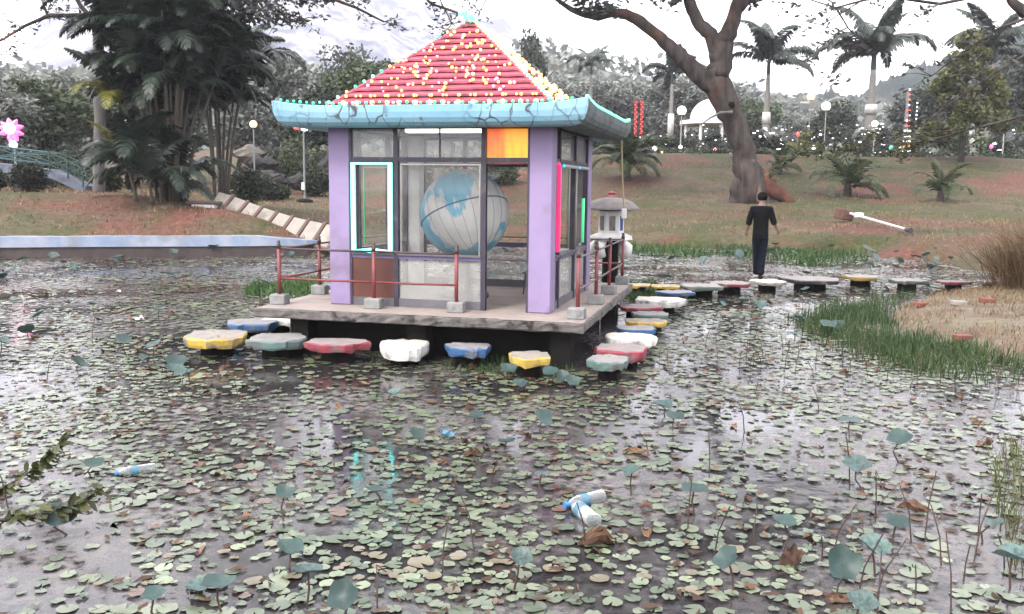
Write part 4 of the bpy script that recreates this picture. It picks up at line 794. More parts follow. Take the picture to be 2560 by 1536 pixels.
for X, D, h, k, wd, lab in ((1322, 100, 14.2, 'dark', .40, 'slender tall tree with a round dark top by the roof edge'), (1365, 112, 10, 'pale', .9, 'grey tree just right of the roof slope'), (1440, 120, 10.6, 'pale', 1.2, 'broad grey tree behind the small far palm'), (1530, 116, 10.2, 'pale', 1.1, 'thin grey tree above the red light columns'), (1610, 124, 10.6, 'pale', 1.2, 'broad hazy tree left of the white dome'), (1700, 110, 10.2, 'pale', 1.2, 'pale hazy tree directly behind the white dome'), (1790, 118, 10.8, 'pale', 1.1, 'hazy tree behind the leaning trunk'), (1880, 105, 7.5, 'mid', 1.1, 'greener tree between the trunk and the banded palm'), (1990, 120, 7, 'pale', 1.2, 'low hazy tree under the warm orange lamp'), (2080, 100, 7, 'dark', 1.2, 'dark low tree behind the white globe lamp'), (2290, 96, 8, 'grey', 1.2, 'grey tree behind the light tower'), (2500, 90, 10, 'open', 1.1, 'bare grey tree behind the half hidden palm'), (2600, 84, 9, 'grey', 1.2, 'grey tree at the far end of the hedge')):
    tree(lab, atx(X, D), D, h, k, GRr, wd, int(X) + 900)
WQ = []
for i in range(15000):
    X = random.uniform(-450, 2450); g = random.random()**.6; Y = np.interp(X, [p[0] for p in RIDGE], [p[1] for p in RIDGE]); tp = dp(X, Y, 190); D = 120 + 70*g; WQ.append((tp.x/190*D, D - 1.5, tp.z*g**1.25 + random.gauss(.6, .9) + 2.2*vnoise(X, D*6, 38, 5)))
Vw, Fw = quads(np.array(WQ), 1.15, 1.5, flat=.2); q = link('woods', mesh_np('woods', Vw, Fw, M['leafhaze'], np.clip(.5*rng.random(len(WQ)) + .5*vnoise(np.array(WQ)[:, 0], np.array(WQ)[:, 2], 5., 3), 0, 1))); q['kind'] = 'stuff'; q['label'] = 'hazy far woods covering the rise behind the park'
# drooping conifer
cx_, cD = atx(2398, 58), 58.; cz = gz(cx_, cD) - .1; cf = thing('conifer', 'yellow green drooping conifer on a short trunk in the garden', 'tree', (cx_, cD, cz))
top = dp(2400, 85, cD).z - cz; MB().tube([(0, 0, 0), (0, 0, top*.5), (0, 0, top*.97)], [.2, .13, .02], 8).build('trunk', M['bark'], cf)
bl_ = []; rc = random.Random(2)
for i in range(64):
    f = rc.random()**.8; a = rc.uniform(0, 6.28); z = top*(.24 + .76*f); rad = 2.75*(1 - f)**.75*rc.uniform(.5, 1) + .25; s = .30 + .38*(1 - f); bl_.append((math.cos(a)*rad, math.sin(a)*rad, z - .12*rad, s, s, s*1.15))
link('crown', crown_mesh('crown', bl_, 13000, .15, M['leafyel'], 12, .45, 2.4), cf)

# ---------------------------------------------------------------- garden along the crest
def hedge_seg(label, X0, X1, D, Yt, Yb, mat, seed, lights=40, cat='hedge', name='hedge'):
    x0, x1 = atx(X0, D), atx(X1, D); xc = (x0 + x1)/2; zb = gz(xc, D) - .1; h = dp((X0 + X1)/2, Yt, D).z - zb; r = random.Random(seed); t_ = thing(name, label, cat, (xc, D, zb), 0, 'flowering hedges with white lights along the crest' if lights else None)
    nb = max(4, int((x1 - x0)*2.4)); bl = []
    for i in range(nb): s = r.uniform(.45, .7); bl.append((r.uniform(x0 - xc, x1 - xc), r.uniform(-.3, .3), h*r.uniform(.25, .82) - .1, s, s*.8, h*.28))
    link('foliage', crown_mesh('foliage', bl, int(620*(x1 - x0)), .12, M[mat], seed, .4), t_)
    if lights:
        m = MB()
        for i in range(lights):
            v, f = ico(r.choice([.025, .03, .04, .05, .075])); p = Vector((r.uniform(x0 - xc, x1 - xc), -.75 + r.gauss(0, .1), h*(r.random()**.7)*.98)); sc_ = Vector((r.uniform(.7, 2.2), .7, r.uniform(.5, 1))); m.add([Vector((q.x*sc_.x, q.y*sc_.y, q.z*sc_.z)) + p for q in v], f)
        o = m.build('lights', M['speck'], t_); o['kind'] = 'stuff'
    return t_
for i, (a, b, yt, mt, nl, lab) in enumerate(((1480, 1590, 338, 'leafmid', 7, 'low green hedge piece behind the palm shrub'), (1590, 1690, 336, 'leafmid', 12, 'green hedge piece before the white dome lamp'), (1690, 1840, 313, 'leafgrey', 46, 'grey hedge with white lights in front of the dome'), (1840, 1960, 318, 'leafgrey', 50, 'light dotted hedge under the banded palm'), (1960, 2060, 315, 'leafyel', 34, 'yellow green hedge with red ornaments'), (2060, 2180, 308, 'leafgrey', 60, 'hedge thick with white lights beside the thick palm trunk'), (2180, 2330, 305, 'leafgrey', 52, 'hedge with white lights around the light tower'), (2330, 2460, 312, 'leafmid', 26, 'darker hedge below the conifer'), (2460, 2660, 310, 'leafgrey', 44, 'hedge with white lights past the conifer'))):
    hedge_seg(lab, a, b, 66, yt, 390, mt, i + 40, int(nl*.55))
MB_ = thing('clipped_hedge', 'low dark clipped hedge line along the top of the grass slope', 'hedge'); V0 = []
m = [(atx(X, 62.5), 62.5 + .1*math.sin(X), gz(atx(X, 62.5), 62.5) + .18, .35, .25, .22) for X in range(1440, 2640, 12)]
link('foliage', crown_mesh('foliage', m, 5200, .09, M['leafmid'], 91, .5), MB_)
dk = thing('domed_kiosk', 'white domed garden kiosk partly hidden by the leaning trunk', 'kiosk', (atx(1772, 82), 82, gz(atx(1772, 82), 82)))
zz = dp(1772, 303, 82).z - dk.location.z; s = px2m(1, 82)
MB().lathe([(52*s*math.cos(a), 50*s*math.sin(a)) for a in np.linspace(0, math.pi/2 - .02, 12)] + [(.001, 50*s)], 28, (0, 0, zz + .12)).build('dome', M['white'], dk, smooth=True)
MB().lathe([(.12, 0), (.16, .12), (.05, .25), (.001, .5)], 10, (0, 0, zz + .1 + 50*s)).build('finial', M['white'], dk); MB().lathe([(54*s, 0), (54*s, .14)], 28, (0, 0, zz)).build('dome_ring', M['white'], dk); MB().lathe([(76*s, -.34), (76*s, -.002), (55*s, -.001)], 28, (0, 0, zz)).build('roof_slab', M['white'], dk)
for i in range(8): a = 2*math.pi*i/8 + .2; MB().tube([(65*s*math.cos(a), 65*s*math.sin(a), 0), (65*s*math.cos(a), 65*s*math.sin(a), zz - .34)], .13, 10).build('column', M['white'], dk)
M['post'] = pm('pale painted post', (.55, .53, .48), (.45, .43, .4), 5, .6); M['postgrey'] = pm('grey steel post', (.30, .32, .34), (.24, .25, .27), 5, .5)
def globe_lamp(label, X, Y, rpx, D, lamp='whitelamp', post='post', base=None):
    x = atx(X, D); z0 = gz(x, D) - .05; zt = dp(X, Y, D).z - z0; r = px2m(rpx, D); t_ = thing('garden_lamp', label, 'lamp', (x, D, z0), 0, 'globe lamps in the park')
    MB().tube([(0, 0, 0), (0, 0, .12), (0, 0, .3), (0, 0, zt - r)], [.10, .09, .045, .035], 8).build('post', M[post], t_); MB().lathe([(.05, -r*1.15), (r*.5, -r*.95), (r*.55, -r*.8)], 10, (0, 0, zt)).build('collar', M[post], t_); MB().ball((0, 0, zt), r, 14, 10).build('globe', M[lamp], t_, smooth=True); return t_
globe_lamp('white globe lamp on a pale post beside the dome', 1698, 277, 11, 65); globe_lamp('white globe lamp above the light dotted hedge', 2055, 266, 10.5, 72); globe_lamp('small white globe lamp next to the thick palm trunk', 2178, 310, 7.5, 63); globe_lamp('white globe lamp past the conifer', 2500, 303, 9.5, 64); globe_lamp('warm orange street lamp against the sky gap', 2016, 242, 9.5, 95, 'orangelamp', 'postgrey'); globe_lamp('tiny white lamp at the foot of the dome post', 1698, 368, 4.5, 63.4)
globe_lamp('white lamp shining through the left of the cane palms', 327, 304, 8, 40, 'whitelamp', 'postgrey'); globe_lamp('orange lamp showing right of the cane palms', 637, 311, 9, 52, 'orangelamp', 'postgrey'); globe_lamp('tiny white lamp by the palm shrub near the eave', 1634, 372, 6, 64)
def ornament(label, X, Y, rpx, D, mat):
    x = atx(X, D); z0 = gz(x, D); t_ = thing('garden_ornament', label, 'garden ornament', (x, D, z0), 0, 'small lit ornaments along the hedge'); zt = dp(X, Y, D).z - z0; r = px2m(rpx, D)
    MB().ball((0, 0, zt - r), r*.75, 10, 6, sz=1.2).build('lantern', M[mat], t_); MB().tube([(0, 0, 0), (0, 0, max(.05, zt - r))], .02, 6).build('stake', M['postgrey'], t_)
for a in (('red lit ornament in front of the dome hedge', 1784, 369, 6, 63.2, 'pinkb'), ('red ornament on the yellow green hedge', 1988, 330, 6, 64.2, 'redlamp'), ('pink lit ornament below the far hedge', 2471, 361, 6, 63, 'pinklamp'), ('green lit ornament left of the light tower', 2222, 363, 7, 63, 'greenrope'), ('orange lit ornament beside the palm shrub top', 1652, 377, 4, 63, 'orangelamp')): ornament(*a)
# light columns and light tower
for X, lab in ((1584, 'red light column nearer the pavilion eave'), (1599, 'red light column farther from the pavilion eave')):
    D = 68; x = atx(X, D); z0 = gz(x, D); h = dp(X, 248, D).z - z0; t_ = thing('light_column', lab, 'light column', (x, D, z0), 0, 'red light columns'); MB().tube([(0, 0, 0), (0, 0, h)], .10, 8).build('post', pm('red post', (.4, .03, .04), (.3, .03, .04), 8), t_)
    for i in range(15): link('bulb', BULB['redlamp'], t_, (.05*(-1)**i, -.12, h - .25 - i*.17), scale=.055)
D = 63.5; x = atx(2255, D); z0 = gz(x, D); tw = thing('light_tower', 'tapering tower of red and white lights beside the thick palm trunk', 'light tower', (x, D, z0)); h = dp(2255, 225, D).z - z0
MB().tube([(0, 0, 0), (0, 0, h)], [.22, .05], 6).build('mast', M['postgrey'], tw)
for i in range(13):
    f = i/12; z = h*(1 - .92*f); n = 1 + int(f*3.2)
    for j in range(n): link('bulb', BULB['redlamp' if i < 8 and (i + j) % 3 else ('speck' if i != 11 else 'orangelamp')], tw, ((j - (n - 1)/2)*.17, -.26 - .1*f, z), scale=random.uniform(.05, .075) * (1.5 if i == 11 else 1))
ls = thing('light_string', 'short hanging string of white lights beside the red light tower', 'fairy lights', (atx(2279, D), D, z0)); MB().tube([(0, 0, 0), (0, 0, dp(2279, 252, D).z - z0)], .015, 5).build('pole', M['postgrey'], ls)
for i in range(6): link('bulb', BULB['speck'], ls, (0, -.06, dp(2279, 258 + i*10, D).z - z0), scale=.055)

# ---------------------------------------------------------------- left bank
lp_ = on_ground(762, 506); lamp = thing('lamp_post', 'grey lamp post with a red and white lit head beside the left purple column', 'lamp post', lp_); D = lp_.y; h = dp(760, 318, D).z - lp_.z
MB().tube([(0, 0, 0), (0, 0, h)], [.055, .04], 8).build('pole', M['postgrey'], lamp); MB().lathe([(.42, -.05), (.40, .1), (.2, .18)], 10).build('footing', M['wet'], lamp); MB().bbox((-.05, -.08, dp(760, 466, D).z - lp_.z), (.16, .1, .38), .02).build('switch_box', M['white'], lamp)
MB().bbox((-.10, 0, h), (.85, .25, .10), .03).build('lamp_head', M['postgrey'], lamp); MB().ball((.06, -.06, h - .08), .17, 12, 8, sz=.7).build('lamp_glass', M['whitelamp'], lamp, smooth=True); MB().ball((-.34, -.06, h - .06), .13, 12, 8, sz=.7).build('lamp_glass', M['redlamp'], lamp, smooth=True)
D = 36.; x = atx(36, D); z0 = gz(x, D); pk = thing('flower_lamp', 'pink lit flower shaped lamp with two white globes at the picture edge', 'lamp', (x, D, z0)); zc = dp(33, 322, D).z - z0
MB().tube([(.05, .1, 0), (.05, .1, zc)], .05, 8).build('pole', M['postgrey'], pk); MB().ball((0, -.1, zc), .21, 14, 8).build('globe', M['whitelamp'], pk, smooth=True); MB().ball((.10, -.1, dp(40, 362, D).z - z0), .14, 12, 8).build('globe', M['whitelamp'], pk, smooth=True)
for i, a in enumerate((100, 60, 140, -20, 200, 260, 300, 20, 165)): MB().tube([(0, 0, zc - .06), (.32*math.cos(R(a)), -.02, zc - .06 + .32*math.sin(R(a))), (.5*math.cos(R(a)), 0, zc - .06 + .46*math.sin(R(a)))], [.10, .11, .03], 6).build('petal', M['pinklamp'], pk)
def bush(label, X, Y, wpx, hpx, D, mat, seed, n=2600, size=.09, shell=.75, grp=None, name='bush'):
    x = atx(X, D); z0 = gz(x, D) - .05; w_ = px2m(wpx, D)/2; h = px2m(hpx, D); t_ = thing(name, label, 'bush', (x, D, z0), 0, grp)
    link('foliage', crown_mesh('foliage', [(0, 0, h*.52, w_, w_*.9, h*.5)] + [(random.uniform(-.4, .4)*w_, random.uniform(-.4, .4)*w_, h*random.uniform(.4, .65), w_*.6, w_*.6, h*.35) for _ in range(4)], n, size, M[mat], seed, shell), t_); MB().tube([(0, 0, 0), (0, 0, h*.5)], [.07, .03], 6).build('stem', M['bark'], t_); return t_
bush('dark clipped round bush on the left bank crest', 70, 465, 94, 72, 31.5, 'hedge', 3, 5200, .05, .85, name='clipped_bush'); bush('dark clipped bush cut off by the picture edge', -12, 470, 50, 55, 32, 'hedge', 4, 2600, .05, .85, name='clipped_bush')
for a in (('bright green shrub right of the bare palm stems', 610, 480, 90, 95, 37, 'leafdark', 5), ('round green shrub behind the lamp post pole', 745, 420, 110, 130, 56, 'leafmid', 6), ('dark shrub between the rocks and the left column', 800, 440, 90, 110, 54, 'leafdark', 7), ('dark shrub above the pale boulder', 655, 370, 110, 70, 60, 'leafdark', 8), ('low shrub at the foot of the dark boulders', 690, 480, 70, 40, 48, 'leafmid', 9), ('olive shrub at the foot of the tall straight trunk', 262, 470, 90, 60, 36, 'leafolive', 10), ('dark shrub beside the green footbridge', 110, 420, 160, 90, 40, 'leafdark', 11), ('grey green shrub behind the footbridge rail', 180, 410, 140, 110, 44, 'leafgrey', 12), ('dark spreading shrub between the boulders and the palm stems', 640, 455, 110, 70, 46, 'leafdark', 15), ('dark tangled shrub behind the lower boulders', 705, 425, 130, 90, 58, 'leafdark', 16), ('dark leafy shrub touching the left column edge', 790, 470, 80, 70, 50, 'leafdark', 17), ('low green shrub seen through the doorway', 1240, 470, 120, 70, 50, 'leafmid', 13), ('olive shrub seen through the middle glass', 1090, 470, 150, 80, 52, 'leafolive', 14)): bush(*a, grp='shrubs on the far bank')
def rock(label, X, Y, wpx, hpx, D, mat, seed):
    r = random.Random(seed); x = atx(X, D); z0 = gz(x, D); zc = dp(X, Y, D).z; a, b = px2m(wpx, D)/2, px2m(hpx, D)/2; m = MB(); m.ball((0, 0, 0), 1, 14, 9); m.v = [(v[0]*a*(1 + .25*math.sin(v[2]*4 + seed) + r.gauss(0, .06)), v[1]*a*(1 + r.gauss(0, .08)), v[2]*b*(1 + .18*math.sin(v[0]*3 + seed) + r.gauss(0, .07))) for v in m.v]
    return tag(m.build('boulder', M[mat], None, (x, D, zc)), label, 'rock', 'boulders on the rocky slope')
M['rockdark'] = pm('dark boulder', (.05, .045, .045), (.025, .022, .022), 3, .9, .5, 8); M['rockpale'] = pm('pale boulder', (.24, .20, .17), (.15, .13, .115), 2, .9, .5, 8, dirt=(.12, .12, .07), dscale=1.5)
for i, a in enumerate((('pale dome shaped boulder beside the palm stems', 625, 388, 74, 46, 58, 'rockpale'), ('dark upper boulder right of the pale dome one', 672, 408, 46, 30, 55, 'rockdark'), ('dark boulder with a rounded top beside the pole', 645, 405, 40, 30, 54, 'rockdark'), ('dark boulder low on the rocky slope', 690, 448, 56, 34, 51, 'rockdark'), ('flat reddish dark boulder in the middle', 664, 436, 50, 22, 52, 'rockdark'), ('dark boulder behind the lamp pole', 742, 455, 44, 40, 52, 'rockdark'), ('dark hollowed rock at the left column edge', 818, 420, 40, 60, 52, 'rockdark'))): rock(*a, i + 1)
# green footbridge
fb = thing('footbridge', 'small sloping footbridge with dark green lattice rails behind the clipped bush', 'footbridge'); FBD = 34.
M['bridgegreen'] = pm('dark green bridge paint', (.02, .06, .05), (.03, .09, .07), 6); M['teal'] = pm('teal bridge paint', (.02, .11, .12), (.03, .09, .10), 6); M['bridgeside'] = pm('blue grey bridge side', (.20, .24, .34), (.10, .10, .13), 3, .8)
a, b = dp(-40, 405, FBD), dp(125, 425, FBD); c = dp(215, 466, FBD)
m = MB(); U = Vector((0, .9, 0)); H_ = Vector((0, 0, -.30))
for p, q in ((a, b), (b, c)): m.add([p, q, q + U, p + U, p + H_, q + H_, q + U + H_, p + U + H_], [(0, 1, 2, 3), (7, 6, 5, 4), (4, 5, 1, 0), (6, 7, 3, 2), (5, 6, 2, 1), (7, 4, 0, 3)])
m.build('deck', M['bridgeside'], fb)
for j, off in enumerate((Vector((0, 0, 0)), U)):
    pts = [a, b, b.lerp(c, .5), c - Vector((.1, 0, 0))]; hh = Vector((0, 0, .62))
    for p, q in zip(pts[:-1], pts[1:]):
        mt = M['teal'] if p is a else M['bridgegreen']; g = MB()
        for t0, t1 in ((p + hh, q + hh), (p + hh*.3, q + hh*.3), (p + hh*.3, q + hh), (p + hh, q + hh*.3), (p.lerp(q, .5) + hh*.3, p.lerp(q, .5) + hh)): g.tube([t0 + off, t1 + off], .022, 5)
        g.build('lattice_rail', mt, fb)
    for p in pts: MB().tube([p + off, p + off + hh*1.12], .035, 6).build('rail_post', M['bridgegreen'], fb)
# distant pale wall patch between trunk and palms
hw = thing('garden_wall', 'pale plastered garden wall seen past the tall straight trunk', 'wall', (atx(215, 46), 46, gz(atx(215, 46), 46))); MB().bbox((.3, 0, .6), (2.6, .2, 1.7), .03).build('wall_panel', pm('pale cream plaster', (.36, .33, .27), (.26, .25, .2), 2, .9), hw); MB().bbox((.3, 0, 1.5), (2.8, .3, .12), .02).build('cap', M['rockpale'], hw)

# ---------------------------------------------------------------- stone lantern
lx = gp(1527, 655, .35); LDp = 15.6; q = dp(1527, 600, LDp); sl_ = thing('stone_lantern', 'white garden lantern with a broad grey umbrella roof behind the platform railing', 'lantern', (q.x, q.y, 0)); k = LDp/F
def zl(Y): return dp(1527, Y, LDp).z
RM = pm('mossy grey lantern roof', (.22, .19, .185), (.13, .115, .115), 5, .9, .4, 20, dirt=(.28, .07, .075), dscale=2.2, dlo=.58, dhi=.70)
MB().lathe([(70*k, zl(524)), (69*k, zl(520)), (52*k, zl(505)), (32*k, zl(497)), (6*k, zl(493))], 16).build('roof', RM, sl_); MB().lathe([(66*k, zl(525)), (30*k, zl(527))], 16).build('roof_underside', M['wet'], sl_)
MB().lathe([(12*k, zl(494)), (9*k, zl(488)), (10*k, zl(482)), (2*k, zl(478))], 10).build('finial', M['redpaint'], sl_)
MB().lathe([(32*k, zl(584)), (31*k, zl(528))], 6).build('body', M['white'], sl_)
for i in range(6):
    a = math.pi/3*i + math.pi/6; rr_ = 31.5*k*math.cos(math.pi/6) + .004; mt = pm('blue lantern pane', (.03, .06, .30), (.05, .08, .34), 5) if i == 5 else M['conc']
    o = MB().bbox((0, 0, 0), (.012, 15*k, 36*k), .003).build('window', mt, sl_, (rr_*math.cos(a), rr_*math.sin(a), zl(558)), (0, 0, a)); 
    if i == 5: o['label'] = 'blue window'
MB().lathe([(54*k, zl(599)), (52*k, zl(590)), (35*k, zl(583))], 6).build('base_plate', M['white'], sl_); MB().lathe([(20*k, -.3), (20*k, zl(600))], 10).build('pillar', M['wet'], sl_)
for i in range(4):
    a = math.pi/2*i + .9; MB().tube([(45*k*math.cos(a), 45*k*math.sin(a), zl(640)), (50*k*math.cos(a), 50*k*math.sin(a), zl(615)), (30*k*math.cos(a), 30*k*math.sin(a), zl(600))], [14*k, 12*k, 9*k], 8).build('curved_foot', M['white'], sl_, smooth=True)

# ---------------------------------------------------------------- fallen lamp, bricks, dry grass
fa = on_ground(2112, 556); fl = thing('fallen_lamp_post', 'toppled white lamp post still fixed to its brick footing on the bank', 'fallen lamp post', fa); D = fa.y; e = on_ground(2268, 586) + Vector((0, 0, .14)) - fa; s0 = Vector((.15, -.1, .34))
MB().bbox((0, .1, .30), (.55, .5, .42), .04, Euler((.1, .12, .4)).to_matrix()).build('footing', pm('brick footing', (.22, .09, .06), (.10, .06, .05), 4, .9, .4), fl); MB().tube([s0, e], [.055, .045], 8).build('pole', M['white'], fl); m_ = s0.lerp(e, .16); MB().bbox(m_ + Vector((0, -.05, .02)), (.32, .18, .2), .03).build('switch_box', M['white'], fl); MB().tube([e - (e - s0).normalized()*.1, e + (e - s0).normalized()*.22], [.07, .10], 8).build('lamp_socket', M['railtop'], fl)
BR = pm('old red brick', (.32, .09, .06), (.22, .07, .05), 8, .9, .3, 40)
for X, Y, rz, lab, mt in ((2302, 768, .5, 'red brick at the tip of the dry islet', BR), (2395, 764, .1, 'pale brick lying flat on the islet', M['slab']), (2468, 757, -.1, 'red brick on the islet below the dry grass', BR), (2405, 855, .3, 'dark red stone at the islet edge', BR)):
    p = on_ground(X, Y, 6); tag(MB().bbox((0, 0, .03), (.24, .12, .075), .008).build('brick', mt, None, p, (0, .05, rz)), lab, 'brick', 'loose bricks on the islet')
def grass_blades(name, pts, h, mat, lean=.35, wid=.012, seg=2, seed=0, label=None, clump=None):
    r = np.random.default_rng(seed); n = len(pts); P = np.asarray(pts, float); az = r.uniform(0, 2*np.pi, n); L = h*r.uniform(.45, 1.15, n); ln = np.abs(r.normal(0, lean, n)); wv = wid*r.uniform(.7, 1.3, n)
    d = np.stack([np.cos(az), np.sin(az), 0*az], -1) if clump is None else (P - clump)*[1, 1, 0] + np.stack([np.cos(az), np.sin(az), 0*az], -1)*.35
    d = d/np.maximum(np.linalg.norm(d, axis=1), 1e-6)[:, None]; sd_ = np.stack([-d[:, 1], d[:, 0], 0*az], -1)*wv[:, None]; a2 = r.uniform(0, 6.28, n); sd_ = np.stack([np.cos(a2), np.sin(a2), 0*a2], -1)*wv[:, None]
    p1 = P + d*(ln*L*.35)[:, None] + [0, 0, 1]*(L*.6)[:, None]; p2 = P + d*(ln*L)[:, None] + np.array([0, 0, 1])*(L*(1 - .25*np.minimum(ln, 1.6)))[:, None]
    V = np.stack([P - sd_, P + sd_, p1 + sd_*.7, p1 - sd_*.7, p2], 1).reshape(-1, 3); b = np.arange(n)[:, None]*5
    Ft = np.concatenate([b + [0, 1, 2], b + [0, 2, 3], b + [3, 2, 4]]); tone = np.tile(np.clip(.5*r.random(n) + .5*vnoise(P[:, 0], P[:, 1], 1., seed), 0, 1), 3)
    o = link(name, mesh_np(name, V, Ft, M[mat], tone, 3)); 
    if label: o['label'] = label
    return o
dgp = gp(2600, 722, .2); n = 3400; rr2 = rng.normal(0, .36, (n, 2)); pts = np.stack([dgp.x + rr2[:, 0] + .1, dgp.y + rr2[:, 1], np.full(n, .12)], -1)
tag(grass_blades('dry_grass_clump', pts, 1.6, 'drygrass', 1.05, .006, seed=3, clump=np.array([dgp.x + .1, dgp.y, 0])), 'tall clump of dry straw coloured grass at the picture edge', 'grass clump')
def scatter(poly, n, seed, dens=None):
    r = np.random.default_rng(seed); P = np.array(poly); lo, hi = P.min(0), P.max(0); p = r.uniform(lo, hi, (n, 2)); s = poly_dist(P, p[:, 0], p[:, 1]); k = s > 0
    if dens is not None: k &= r.random(n) < dens(p[:, 0], p[:, 1], s)
    return p[k]
def w2(L, z=0.): return [tuple(gp(X, Y, z))[:2] for X, Y in L]
pr = scatter(w2([(1950, 800), (2060, 765), (2180, 745), (2300, 738), (2262, 770), (2245, 800), (2300, 835), (2420, 865), (2570, 884), (2700, 900), (2700, 985), (2450, 965), (2250, 940), (2080, 880), (1990, 840)]), 42000, 5, lambda x, y, s: np.clip(s*1.1, .05, 1)*np.clip(fbm(x, y, .9, 4)*3.2 - .8, .06, 1))
grass_blades('reeds', np.c_[pr, np.full(len(pr), -.02)], .25, 'reed', .5, .0075, seed=6, label='green reeds and water grass round the dry islet')['kind'] = 'stuff'
pe = scatter(ISLE_W, 26000, 7, lambda x, y, s: np.clip(fbm(x, y, .7, 8)*2.6 - .7, 0.05, 1)); grass_blades('straw', np.c_[pe, ground(pe[:, 0], pe[:, 1])], .10, 'drygrass', 1.2, .005, seed=8, label='short dry straw on the islet')['kind'] = 'stuff'
SH = [(1500, 612), (1600, 602), (1750, 598), (1900, 600), (2050, 596), (2180, 592), (2215, 615), (2190, 650), (2100, 668), (2000, 672), (1900, 655), (1750, 650), (1620, 640), (1520, 650)]
pws = scatter(w2(SH), 26000, 9, lambda x, y, s: np.clip(s*.5, .1, 1)*np.clip(fbm(x, y, 2.2, 4)*3 - .8, .02, 1)); grass_blades('weeds', np.c_[pws, np.full(len(pws), -.02)], .30, 'weed', .6, .022, seed=10, label='bright green water weeds along the far bank')['kind'] = 'stuff'
pls = scatter(w2([(600, 745), (640, 712), (720, 705), (800, 700), (815, 735), (760, 748), (690, 752)]), 3200, 11, lambda x, y, s: np.clip(fbm(x, y, 1.2, 4)*3 - .7, .05, 1)); grass_blades('weeds', np.c_[pls, np.full(len(pls), -.02)], .22, 'weed', .6, .014, seed=12, label='green weeds between the railing and the far water')['kind'] = 'stuff'
plr = scatter(w2([(1560, 745), (1570, 715), (1640, 716), (1680, 740), (1720, 735), (1700, 765), (1640, 760)]), 3000, 13); grass_blades('weeds', np.c_[plr, np.full(len(plr), -.02)], .20, 'weed', .5, .012, seed=14, label='green weeds among the stones past the platform')['kind'] = 'stuff'
plf = scatter(w2([(880, 905), (900, 880), (1120, 885), (1300, 900), (1440, 915), (1420, 950), (1100, 930)]), 2600, 15, lambda x, y, s: np.clip(fbm(x, y, .6, 4)*3 - 1.2, 0, 1)); grass_blades('weeds', np.c_[plf, np.full(len(plf), -.02)], .13, 'reed', .6, .009, seed=16, label='small weeds at the foot of the front stones')['kind'] = 'stuff'
prr = scatter(w2([(2470, 1150), (2600, 1100), (2700, 1400), (2560, 1500), (2510, 1400)]), 2500, 17); grass_blades('reeds', np.c_[prr, np.full(len(prr), -.02)], .22, 'leafolive', .55, .005, seed=18, label='olive reeds cut off by the lower picture edge')['kind'] = 'stuff'
# red earth lip along the far bank
pg_ = []
for X in np.linspace(-200, 2560, 2600):
    for D0 in (0,):
        Dd = random.uniform(26, 58); x = atx(X, Dd); pg_.append((x, Dd, gz(x, Dd)))
pg_ = np.array([p for p in pg_ if p[2] > .35]); n = 9; P9 = np.repeat(pg_, n, 0) + rng.normal(0, .22, (len(pg_)*n, 3))*[1, 1, 0]; P9[:, 2] = ground(P9[:, 0], P9[:, 1]) - .02
grass_blades('grass', P9, .16, 'drygrass', .8, .014, seed=20, label='short patchy grass on the far banks')['kind'] = 'stuff'

# ---------------------------------------------------------------- the walking man
def skin_mesh(verts, edges, parent, name, mat, root=0, sub=2):
    me = bpy.data.meshes.new(name); me.from_pydata([v[:3] for v in verts], edges, []); me.materials.append(mat); o = link(name, me, parent)
    md = o.modifiers.new('skin', 'SKIN'); md.use_smooth_shade = True
    for i, v in enumerate(verts): sv = me.skin_vertices[0].data[i]; sv.radius = (v[3], v[4] if len(v) > 4 else v[3]); sv.use_root = i == root
    s = o.modifiers.new('sub', 'SUBSURF'); s.levels = sub; s.render_levels = sub; return o
M['skin'] = pm('brown skin', (.26, .14, .095), (.22, .11, .075), 8, .55); M['black'] = pm('black shirt', (.006, .006, .007), (.010, .010, .011), 14, .95, .3, 30, spec=.05); M['jeans'] = pm('dark navy jeans', (.006, .008, .015), (.010, .013, .022), 18, .95, .2, 40, spec=.05); M['hair'] = pm('black hair', (.008, .007, .007), (.015, .013, .012), 30, .95, .3, 60, spec=.04); M['shoe'] = pm('pale shoe', (.45, .42, .38), (.3, .28, .26), 8)
fp = gp(1896, 697, .25); man = thing('person', 'man in a black shirt and dark jeans walking away over the stepping stones', 'person', fp, R(-14)); man.scale = (1.0, 1.0, 1.0)
V = [(0, 0, .93, .115, .10), (0, 0, 1.10, .115, .09), (0, .01, 1.28, .13, .095), (0, .015, 1.42, .10, .075), (0, .02, 1.50, .055, .055), (.005, .035, 1.57, .06, .065), (.008, .045, 1.645, .078, .092), (.008, .045, 1.71, .05, .065),
     (-.165, .01, 1.42, .055), (-.235, -.03, 1.18, .042), (-.275, .03, .965, .030), (-.282, .06, .90, .032, .022),
     (.165, .01, 1.42, .055), (.24, -.01, 1.19, .042), (.335, .05, 1.005, .030), (.362, .075, .945, .032, .022),
     (-.085, 0, .88, .085), (-.055, .06, .50, .058), (-.045, .08, .10, .042), (-.05, .19, .035, .038, .03),
     (.085, 0, .88, .085), (.055, .02, .50, .058), (.035, -.10, .11, .042), (.04, .01, .035, .038, .03)]
Ed = [(0, 1), (1, 2), (2, 3), (3, 4), (4, 5), (5, 6), (6, 7), (3, 8), (8, 9), (9, 10), (10, 11), (3, 12), (12, 13), (13, 14), (14, 15), (0, 16), (16, 17), (17, 18), (18, 19), (0, 20), (20, 21), (21, 22), (22, 23)]
